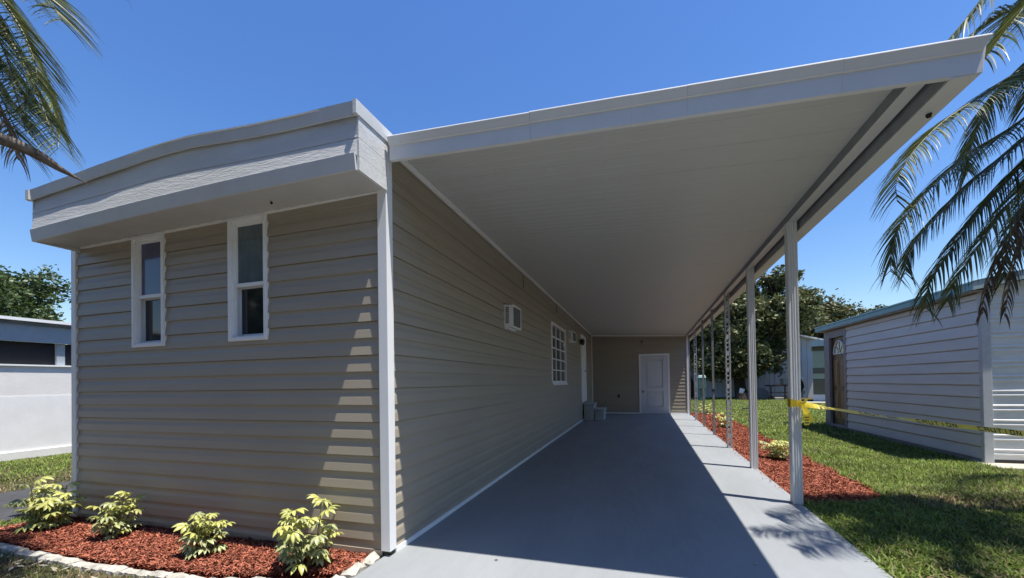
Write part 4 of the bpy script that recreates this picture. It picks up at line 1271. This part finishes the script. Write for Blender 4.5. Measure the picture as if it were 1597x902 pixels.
for i, f in enumerate(([c0, (3.75, 4.5, 3.5), (3.13, 4.6, 2.62), (3.03, 4.6, 2.39), (2.92, 4.6, 2.10), (2.85, 4.6, 1.85), (2.84, 4.6, 1.72)], [c0, (3.6, 4.35, 3.3), (2.96, 4.3, 2.55), (2.87, 4.3, 2.13), (2.82, 4.3, 1.88), (2.79, 4.3, 1.65)])):
    frond(pr, f, 0.30, 54, M['palm_dry'], M['rachis_dry'], 200 + i, droop=.9, tintb=.2, width=.016)

pl = thing('palm_tree', 'feathery palm at upper left, its fronds dangling before the house front', 'palm tree', (-4.3, .6, -.06), 'palm trees')
palm_trunk(pl, (-4.3, .6, -.06), (-4.2, .75, 3.75), .14, .10)
c1 = (-4.15, .8, 3.9)
FL = [
    [c1, (-4.0, 1.3, 3.95), (-3.81, 1.5, 3.49), (-3.71, 1.55, 3.28), (-3.66, 1.6, 3.09), (-3.59, 1.62, 2.90), (-3.51, 1.63, 2.72)],
    [c1, (-4.1, 1.3, 4.0), (-3.93, 1.48, 3.60), (-3.84, 1.52, 3.38), (-3.76, 1.56, 3.12), (-3.66, 1.58, 2.95)],
    [c1, (-4.0, 1.25, 4.05), (-3.72, 1.42, 3.65), (-3.56, 1.48, 3.40), (-3.46, 1.5, 3.18), (-3.42, 1.5, 3.02)],
    [c1, (-3.6, 1.05, 4.3), (-2.95, 1.2, 4.08), (-2.60, 1.25, 3.65), (-2.42, 1.26, 3.22)],
    [c1, (-3.5, .95, 4.5), (-2.7, 1.1, 4.3), (-2.0, 1.2, 3.7), (-1.74, 1.22, 3.06)],
    [c1, (-4.2, 1.15, 4.1), (-4.15, 1.4, 3.7), (-4.0, 1.55, 3.2), (-3.8, 1.6, 2.75)],
    [c1, (-4.2, 1.2, 4.3), (-4.1, 1.5, 4.1), (-3.95, 1.7, 3.55), (-3.85, 1.8, 3.0)],
    [c1, (-4.6, .9, 4.6), (-5.2, 1.1, 4.6), (-5.8, 1.2, 4.0), (-6.1, 1.3, 3.3)],
    [c1, (-4.3, .2, 4.6), (-4.4, -.5, 4.6), (-4.5, -1.1, 4.0), (-4.6, -1.4, 3.2)],
    [c1, (-3.6, .5, 4.5), (-3.0, .2, 4.5), (-2.5, -.1, 3.9), (-2.3, -.3, 3.2)],
    [c1, (-4.7, .4, 4.5), (-5.3, .1, 4.4), (-5.8, -.2, 3.7), (-6.0, -.3, 3.0)],
    [c1, (-4.2, 1.3, 3.9), (-4.06, 1.6, 3.42), (-3.93, 1.6, 3.22), (-3.84, 1.6, 3.03), (-3.78, 1.6, 2.87)],
    [c1, (-3.95, 1.2, 4.05), (-3.56, 1.4, 3.72), (-3.30, 1.4, 3.55), (-3.10, 1.4, 3.36), (-2.98, 1.4, 3.2)],
]
for i, f in enumerate(FL):
    frond(pl, f, 0.40, 118, M['palm'], M['rachis'], 300 + i, droop=.20, tintb=.6, width=.0062, spread=.95)
frond(pl, [c1, (-4.0, 1.05, 3.8), (-3.85, 1.3, 3.4), (-3.72, 1.45, 2.95), (-3.62, 1.5, 2.6)], .32, 56, M['palm_dry'], M['rachis_dry'], 330, droop=.9, tintb=.6, width=.011)
# dry boat shaped spathe
mb = MB()
sp = spline([(-4.17, .78, 3.60), (-4.10, .84, 3.15), (-3.9, .97, 2.80), (-3.62, 1.2, 2.67), (-3.42, 1.42, 2.605), (-3.42, 1.60, 2.555), (-3.44, 1.75, 2.535)], 44)
o = 0
for i, p in enumerate(sp):
    s = max(0.0, (i - 18) / 25)
    wd = .044 * math.sin(math.pi * min(1, .22 + .78 * s)) ** .8 * (1 - s ** 3) + .002
    dp = wd * .8
    tg = Vector(sp[min(i + 1, 43)] - sp[max(i - 1, 0)]).normalized()
    sv = tg.cross(Vector((0, 0, 1))).normalized()
    uv = sv.cross(tg).normalized()
    P_ = Vector(p)
    mb.v += [tuple(P_ + sv * wd + uv * dp * .6), tuple(P_ + sv * wd * .6 - uv * dp * .5), tuple(P_ - uv * dp * .9), tuple(P_ - sv * wd * .6 - uv * dp * .5), tuple(P_ - sv * wd + uv * dp * .6), tuple(P_ - uv * dp * .6)]
for i in range(43):
    for k in range(6):
        a, b = i * 6 + k, i * 6 + (k + 1) % 6
        mb.f.append((a, b, b + 6, a + 6)); mb.m.append(0)
mb.build('spathe', M['spathe'], pl, smooth=True)

# ------------------------------------------------------------------ variegated shrubs
def compound_leaf(name, seed, material, bias):
    """palmate leaf: petiole and 7-8 drooping leaflets; origin at the petiole foot, leaf pointing along +X"""
    r = np.random.default_rng(seed)
    V, F, T = [], [], []
    def add(vs, fs, ts):
        o = len(V); V.extend(vs); F.extend([tuple(i + o for i in f) for f in fs]); T.extend(ts)
    hub = np.array([.075, 0, .02])
    for k in range(4):      # petiole strip
        a = k / 4; b = (k + 1) / 4
        pa, pb = hub * a, hub * b
        add([pa + [0, .0018, 0], pa - [0, .0018, 0], pb - [0, .0018, 0], pb + [0, .0018, 0]], [(0, 1, 2, 3)], [.75] * 4)
    nl = int(r.integers(7, 9))
    for i in range(nl):
        an = -2.3 + 4.6 * i / (nl - 1) + r.uniform(-.12, .12)
        L_ = (.095 - .022 * abs(an) / 2.3) * r.uniform(.85, 1.1)
        Wd = L_ * r.uniform(.34, .42)
        d = np.array([math.cos(an), math.sin(an), .15 + r.uniform(-.1, .1)])
        sd = np.array([-math.sin(an), math.cos(an), 0])
        prof = [0.06, .55, .95, 1.0, .66, 0.03]
        vs, ts = [], []
        q = hub + d * .008; dd = d / np.linalg.norm(d)
        g0 = r.uniform(0, .5)
        for j, pf in enumerate(prof):
            hw = Wd * pf * .5
            up_ = np.array([0, 0, 1.])
            vs += [q + sd * hw + up_ * hw * .35, q + sd * hw * .45 + up_ * hw * .1, q, q - sd * hw * .45 + up_ * hw * .1, q - sd * hw + up_ * hw * .35]
            e = np.clip(bias + r.uniform(-.35, .45), 0, 1)
            e2 = np.clip(bias + r.uniform(-.35, .45), 0, 1)
            cc = np.clip(bias * .5 + g0 * .35 + r.uniform(-.2, .15), 0, 1)
            ts += [e, cc * .7, cc * .5, cc * .7, e2]
            dd = dd + np.array([0, 0, -.26]); dd /= np.linalg.norm(dd)
            q = q + dd * L_ / 5
        fs = []
        for j in range(5):
            for k in range(4):
                a = j * 5 + k
                fs.append((a, a + 1, a + 6, a + 5))
        add(vs, fs, ts)
    o = np_mesh(name, V, F, material, None, tint=T, smooth=True)
    C.objects.unlink(o)
    return o.data
LEAVES = [compound_leaf('leaf', 20 + i, M['shrub'], b) for i, b in enumerate((.30, .50, .68))] + [compound_leaf('leaf', 40 + i, M['shrub_dark'], b) for i, b in enumerate((.5, .65))]

def shrub(label, base, h, rad, nst, nlf, seed, lean=(0, 0), size=1.0, group='variegated shrubs'):
    r = np.random.default_rng(seed)
    t = thing('variegated_shrub', label, 'shrub', base, group)
    b = Vector(base)
    for s in range(nst):
        a = 2 * math.pi * s / nst + r.uniform(-.4, .4)
        rr = rad * r.uniform(.15, .9)
        hh = h * r.uniform(.5, 1.02)
        tip = b + Vector((math.cos(a) * rr + lean[0] * hh, math.sin(a) * rr + lean[1] * hh, hh))
        mid = b.lerp(tip, .5) + Vector((math.cos(a) * rr * .25, math.sin(a) * rr * .25, 0))
        pts = [b + Vector((math.cos(a) * .02, math.sin(a) * .02, -.02)), mid, tip]
        mb = MB(); mb.tube(pts, [.007, .005, .003], 5); mb.build('stem', M['stem'], t)
        k = int(1.25 * nlf / nst)
        for j in range(k):
            u = .12 + .88 * (j + r.random()) / k
            p = (pts[0].lerp(pts[1], u * 2) if u < .5 else pts[1].lerp(pts[2], u * 2 - 1))
            ya = j * 2.4 + r.uniform(-.5, .5) + a
            tiltv = r.uniform(-.1, .75) * (0.4 + u * .6)
            top = u > .55
            me = LEAVES[int(r.integers(0, 3))] if r.random() < (.85 if top else .28) else LEAVES[int(r.integers(3, 5))]
            o = bpy.data.objects.new('leaf', me)
            o.location = p - b
            sc = .80 * size * r.uniform(.75, 1.15)
            o.scale = (sc, sc, sc)
            o.rotation_euler = (r.uniform(-.3, .3), -tiltv, ya)
            link(o, t)
    return t
shrub('yellow green shrub at the left end of the red mulch bed by the house corner', (-4.95, 2.20, -.02), .40, .19, 8, 70, 1, size=1.05)
shrub('upright yellow green shrub in the red mulch below the violet paned window', (-4.08, 2.25, -.01), .37, .13, 6, 50, 2, (-.02, 0), size=.92)
shrub('short shrub leaning left in the red mulch, third from the left along the front wall', (-3.02, 2.17, -.01), .32, .22, 7, 46, 3, (-.12, 0.05), size=.90)
shrub('tall yellow shrub in the red mulch against the sunlit patch of siding', (-2.13, 2.17, -.01), .43, .24, 8, 50, 4, size=1.0)
shrub('yellow shrub in the long mulch strip just behind the nearest carport post', (1.95, 7.1, -.03), .34, .25, 6, 48, 5)
shrub('small shrub in the long mulch strip behind the openwork carport post', (2.0, 11.4, -.03), .36, .24, 5, 36, 6)
shrub('farthest small shrub at the far end of the long mulch strip', (2.12, 15.5, -.03), .40, .28, 5, 34, 7)

# ------------------------------------------------------------------ mulch beds
def chips(name, pts, z, size, seed):
    """many wood chips: thin bent slivers with thickness"""
    r = np.random.default_rng(seed)
    n = len(pts)
    P = np.stack([pts[:, 0], pts[:, 1], z + r.uniform(0, .022, n)], 1)
    a = np.stack([r.normal(size=n), r.normal(size=n), r.normal(size=n) * .35], 1); a /= np.linalg.norm(a, axis=1)[:, None]
    b = np.cross(a, np.stack([r.normal(size=n) * .4, r.normal(size=n) * .4, np.ones(n)], 1)); b /= np.linalg.norm(b, axis=1)[:, None]
    c = np.cross(a, b)
    s = size if hasattr(size, '__len__') else np.full(n, size)
    L_ = (s * r.uniform(.5, 1.6, n))[:, None] * .5; W_ = (s * r.uniform(.12, .34, n))[:, None] * .5; H_ = W_ * .5
    V = np.stack([P - a * L_ + b * W_ * .6, P - a * L_ - b * W_, P + a * L_ - b * W_ * .7, P + a * L_ + b * W_,
                  P + c * H_ - a * L_ * .7 , P + c * H_ + a * L_ * .8], 1).reshape(-1, 3)
    q = np.array([[0, 1, 4], [1, 2, 5], [1, 5, 4], [2, 3, 5], [3, 0, 4], [3, 4, 5]])
    F = (np.arange(n)[:, None, None] * 6 + q[None]).reshape(-1, 3)
    o = np_mesh(name, V, F, M['chip'])
    o['kind'] = 'stuff'
    return o
# front bed
def bed_front(x): return 1.90 + 0.012 * (x + 4.8) + .03 * np.sin(x * 2.1) + np.clip(x + 2.6, 0, 1) * .28
n = 26000
X = rng.uniform(-5.32, -1.79, n); Y = rng.uniform(1.86, 2.50, n)
k = (Y > bed_front(X) + .02) & ~((X < -5.08) & (Y > 2.36 + .0 * X))
pts = np.stack([X[k], Y[k]], 1)
chips('mulch_chips', pts, -.022, .036, 1)
mb = MB()
xs = np.linspace(-5.36, -1.78, 30)
for a, b in zip(xs[:-1], xs[1:]):
    mb.add([(a, bed_front(a), -.05), (b, bed_front(b), -.05), (b, 2.30, -.014), (a, 2.30, -.014)], [(0, 1, 2, 3)])
    mb.add([(a, 2.30, -.014), (b, 2.30, -.014), (b, 2.52, -.012), (a, 2.52, -.012)], [(0, 1, 2, 3)])
tag(mb.build('mulch_bed', M['mulchbase']), kind='structure')
# carport side bed
def bed_right(y):
    return np.interp(y, [4.62, 4.8, 5.1, 5.5, 6.35, 7.55, 10.5, 16.3], [1.6, 2.1, 2.36, 2.38, 2.39, 2.42, 2.5, 2.63])
def bed_left(y): return 1.45 + SK * (y - 4.5)
n = 60000
Y = 4.62 + 11.6 * rng.random(n) ** 1.9
X = rng.uniform(1.44, 2.75, n)
k = (X > bed_left(Y)) & (X < bed_right(Y) + .04 * np.sin(Y * 7)) & (Y > 4.64 + (X - 1.45) * .22 + .04 * np.sin(X * 9))
pts = np.stack([X[k], Y[k]], 1)
chips('mulch_chips', pts, -.040, .034 * np.interp(pts[:, 1], [4.6, 8, 16], [1, 1.35, 2.3]), 2)
mb = MB()
ys = np.concatenate([np.linspace(4.66, 5.5, 8), np.linspace(5.7, 16.2, 24)])
for a, b in zip(ys[:-1], ys[1:]):
    mb.add([(bed_left(a) - .03, a, -.045), (bed_right(a), a, -.050), (bed_right(b), b, -.050), (bed_left(b) - .03, b, -.045)], [(0, 1, 2, 3)])
    mb.add([(bed_left(a) + .3, a, -.034), (bed_right(a) - .25, a, -.036), (bed_right(b) - .25, b, -.036), (bed_left(b) + .3, b, -.034)], [(0, 1, 2, 3)])
tag(mb.build('mulch_bed', M['mulchbase']), kind='structure')

# chips kicked out of the beds onto the floor edge and the grass
r = np.random.default_rng(77)
Yk = r.uniform(4.9, 12, 160); Xk = bed_left(Yk) - .02 - np.abs(r.normal(size=160)) * .035
Xg = np.concatenate([r.uniform(1.7, 2.5, 60), r.uniform(2.38, 2.55, 90)]); Yg = np.concatenate([r.uniform(4.45, 4.75, 60), r.uniform(5.0, 9, 90)])
chips('mulch_chips', np.stack([Xk, Yk], 1), .001, .030, 5)
chips('mulch_chips', np.stack([Xg, Yg], 1), -.045, .034, 6)
# pale edging stones round the front bed
ed = thing('stone_edging', 'row of rough pale edging stones along the front mulch bed', 'edging', (-3.5, 1.9, -.05))
def rough_stone(parent, c, lx, ly, lz, rz, seed, sub=3):
    r = random.Random(seed)
    mb = MB()
    nx, ny = 5, 3
    co, si = math.cos(rz), math.sin(rz)
    top = []
    for i in range(nx + 1):
        for j in range(ny + 1):
            u = (i / nx - .5) * lx * r.uniform(.93, 1.05); v = (j / ny - .5) * ly * r.uniform(.85, 1.12)
            edge = (i in (0, nx)) or (j in (0, ny))
            z = c[2] + lz * (r.uniform(.78, 1.0) if not edge else r.uniform(.45, .75))
            top.append((c[0] + u * co - v * si, c[1] + u * si + v * co, z))
    o = len(mb.v); mb.v += top
    W_ = ny + 1
    for i in range(nx):
        for j in range(ny):
            a = i * W_ + j
            mb.f.append((a, a + W_, a + W_ + 1, a + 1)); mb.m.append(0)
    ring = [i * W_ for i in range(nx + 1)] + [nx * W_ + j for j in range(1, W_)] + [i * W_ + ny for i in range(nx - 1, -1, -1)] + [j for j in range(ny - 1, 0, -1)]
    bo = len(mb.v)
    for idx in ring:
        x, y, z = top[idx]
        mb.v.append((x, y, c[2] - .04))
    for q in range(len(ring)):
        q2 = (q + 1) % len(ring)
        mb.f.append((ring[q], bo + q, bo + q2, ring[q2])); mb.m.append(0)
    return mb.build('edging_stone', M['stone'], parent, smooth=False)
x = -5.30; k = 0
while x < -2.25:
    lx = random.uniform(.10, .20)
    y = float(bed_front(x + lx / 2)) - .025
    rough_stone(ed, (x + lx / 2, y, -.056), lx * .97, random.uniform(.055, .085), random.uniform(.030, .048), random.uniform(-.06, .06), k)
    x += lx; k += 1
y = 2.02
while y < 2.42:
    ly = random.uniform(.10, .16)
    rough_stone(ed, (-5.34 - (y - 2.0) * .05, y + ly / 2, -.056), ly * .97, .07, .05, math.pi / 2, 60 + k); y += ly; k += 1
kb = thing('kerb_stone', 'rough white kerb stone wedged between mulch bed and painted floor', 'kerb', (-1.80, 2.3, -.05))
for i, (yy, ly) in enumerate(((1.98, .20), (2.17, .17), (2.35, .19))):
    rough_stone(kb, (-1.785 - .03 * (2.35 - yy), yy + .07, -.056), ly * .98, .085, .078, math.pi / 2 + .08, 90 + i)

# ------------------------------------------------------------------ grass
def grass(name, P, h, wd, seed, dry):
    r = np.random.default_rng(seed)
    n = len(P)
    ang = r.uniform(0, 2 * np.pi, n)
    bend = r.uniform(.25, 1.1, n)
    hh = h * r.uniform(.5, 1.3, n)
    dx, dy = np.cos(ang), np.sin(ang)
    w2 = wd * .5
    b0 = np.stack([P[:, 0] - dy * w2, P[:, 1] + dx * w2, P[:, 2]], 1)
    b1 = np.stack([P[:, 0] + dy * w2, P[:, 1] - dx * w2, P[:, 2]], 1)
    m0 = np.stack([P[:, 0] + dx * hh * bend * .35 - dy * w2 * .8, P[:, 1] + dy * hh * bend * .35 + dx * w2 * .8, P[:, 2] + hh * .6], 1)
    m1 = np.stack([P[:, 0] + dx * hh * bend * .35 + dy * w2 * .8, P[:, 1] + dy * hh * bend * .35 - dx * w2 * .8, P[:, 2] + hh * .6], 1)
    t0 = np.stack([P[:, 0] + dx * hh * bend, P[:, 1] + dy * hh * bend, P[:, 2] + hh * (1 - .25 * bend)], 1)
    V = np.stack([b0, b1, m1, m0, t0], 1).reshape(-1, 3)
    q = np.array([[0, 1, 2], [0, 2, 3], [3, 2, 4]])
    F = (np.arange(n)[:, None, None] * 5 + q[None]).reshape(-1, 3)
    o = np_mesh(name, V, F, [M['grass'], M['grass_dry']], midx=np.repeat(dry.astype(int), 3))
    o['kind'] = 'stuff'
    return o
def lawn_ok(X, Y):
    ok = X > 1.438 + SK * (Y - 4.5)
    inbed = (Y > 4.64 + (X - 1.45) * .22) & (X < bed_right(Y)) & (Y < 16.3) & (X > 1.4)
    ok &= ~inbed
    ok &= ~((X > 4.50) & (Y > 7.42) & (Y < 12.5) & (X < 8.7))
    ok &= ~((X > 4.5) & (Y > 7.0 - .09 * (X - 4.5)) & (Y < 7.6))
    ok &= ~((X > 8.0) & (Y > 23.4))
    ok &= X < .74 * Y + 1.2
    return ok
def lawn(n, y0, y1, x0, x1, h, wd, seed, p=1.0):
    r = np.random.default_rng(seed)
    Y = y0 + (y1 - y0) * r.random(n) ** p; X = r.uniform(x0, x1, n)
    k = lawn_ok(X, Y)
    X, Y = X[k], Y[k]
    nz = .6 * vnoise(X, Y, 1.1, 5) + .4 * vnoise(X, Y, 3.3, 6)
    bare = np.exp(-(((X - 2.95) / .55) ** 2 + ((Y - 5.0) / .28) ** 2)) + .8 * np.exp(-(((X - 2.3) / .5) ** 2 + ((Y - 3.0) / .25) ** 2)) + .6 * np.exp(-(((X - 3.6) / .3) ** 2 + ((Y - 5.6) / .3) ** 2))
    pr_ = np.clip(1.25 - 1.1 * bare - .9 * np.clip(nz - .55, 0, 1) * 2, .05, 1)
    keep = r.random(len(X)) < pr_
    X, Y, nz, bare = X[keep], Y[keep], nz[keep], bare[keep]
    dry = r.random(len(X)) < np.clip(.07 + .8 * bare + .55 * np.clip(nz - .52, 0, 1), 0, .9)
    return np.stack([X, Y, np.full(len(X), -.062)], 1), h, wd, dry
A = [lawn(115000, 2.4, 5.6, 1.4, 4.9, .078, .0135, 1), lawn(90000, 5.6, 10.0, 2.3, 7.5, .062, .010, 2), lawn(120000, 10, 31, 1.5, 14, .085, .022, 3, 1.4)]
P = np.concatenate([a[0] for a in A]); hh = np.concatenate([np.full(len(a[0]), a[1]) for a in A]); ww = np.concatenate([np.full(len(a[0]), a[2]) for a in A]); dd = np.concatenate([a[3] for a in A])
grass('grass', P, hh, ww, 9, dd)
# left side: strip by the neighbour's wall, verge near the house, thatch in front of the bed
r = np.random.default_rng(31)
def patch(n, x0, x1, y0, y1, f):
    X = r.uniform(x0, x1, n); Y = r.uniform(y0, y1, n)
    k = f(X, Y); return X[k], Y[k]
XA, YA = patch(60000, -10.56, -7.33, 2.2, 12, lambda X, Y: np.ones(len(X), bool))
XB, YB_ = patch(16000, -5.74, -5.14, 1.2, 8, lambda X, Y: ~((X > -5.36) & (Y > 1.85) & (Y < 2.45)))
XD, YD = patch(26000, -6.6, -1.75, .6, 1.93, lambda X, Y: Y < bed_front(X) - .05)
X = np.concatenate([XA, XB, XD]); Y = np.concatenate([YA, YB_, YD])
nz = .5 * vnoise(X, Y, 1.6, 15) + .5 * vnoise(X, Y, 4.1, 16)
near_path = np.exp(-((X + 7.3) / .9) ** 2)
front = (Y < 1.97)
dens = np.where(front, .75 - .6 * np.clip(nz - .35, 0, 1), np.clip(1.05 - .9 * near_path * nz * 1.6, .1, 1))
k = r.random(len(X)) < dens
X, Y, nz, front, near_path = X[k], Y[k], nz[k], front[k], near_path[k]
dry = r.random(len(X)) < np.where(front, np.clip(.35 + 1.2 * (nz - .35), .25, .9), np.clip(.08 + .75 * near_path, 0, .9))
grass('grass', np.stack([X, Y, np.full(len(X), -.062)], 1), np.where(front, .034, .038), np.where(front, .006, .011), 17, dry)
# litter of pale leaf bits in the thatch
n = 900
X = r.uniform(-6, -1.9, n); Y = r.uniform(.7, 1.9, n); k = Y < bed_front(X) - .06
X, Y = X[k], Y[k]; n = len(X)
Pn = np.stack([X, Y, -.045 + .02 * r.random(n)], 1)
a = np.stack([r.normal(size=n), r.normal(size=n), .25 * r.normal(size=n)], 1); a /= np.linalg.norm(a, axis=1)[:, None]
b = np.cross(a, [0, 0, 1.]); L_ = r.uniform(.01, .035, (n, 1)); 
V = np.stack([Pn - a * L_, Pn + b * L_ * .35, Pn + a * L_, Pn - b * L_ * .35], 1).reshape(-1, 3)
np_mesh('leaf_litter', V, np.arange(4 * n).reshape(n, 4), M['beigeleaf'])['kind'] = 'stuff'

# two stray leaves on the floor
for (c, s, m_, lb) in (((.683, 2.976, .004), .018, M['beigeleaf'], 'tiny pale leaf in the shade near the right shadow edge'), ((-.936, 2.593, .004), .016, M['rust'], 'tiny brown leaf on the sunlit floor before the shadow line')):
    mb = MB()
    x, y, z = c
    mb.add([(x - s, y, z), (x, y - s * .4, z + .004), (x + s, y + s * .1, z + .002), (x, y + s * .45, z + .005), (x, y, z + .010)], [(0, 1, 4), (1, 2, 4), (2, 3, 4), (3, 0, 4)])
    tag(mb.build('fallen_leaf', m_), lb, 'leaf')
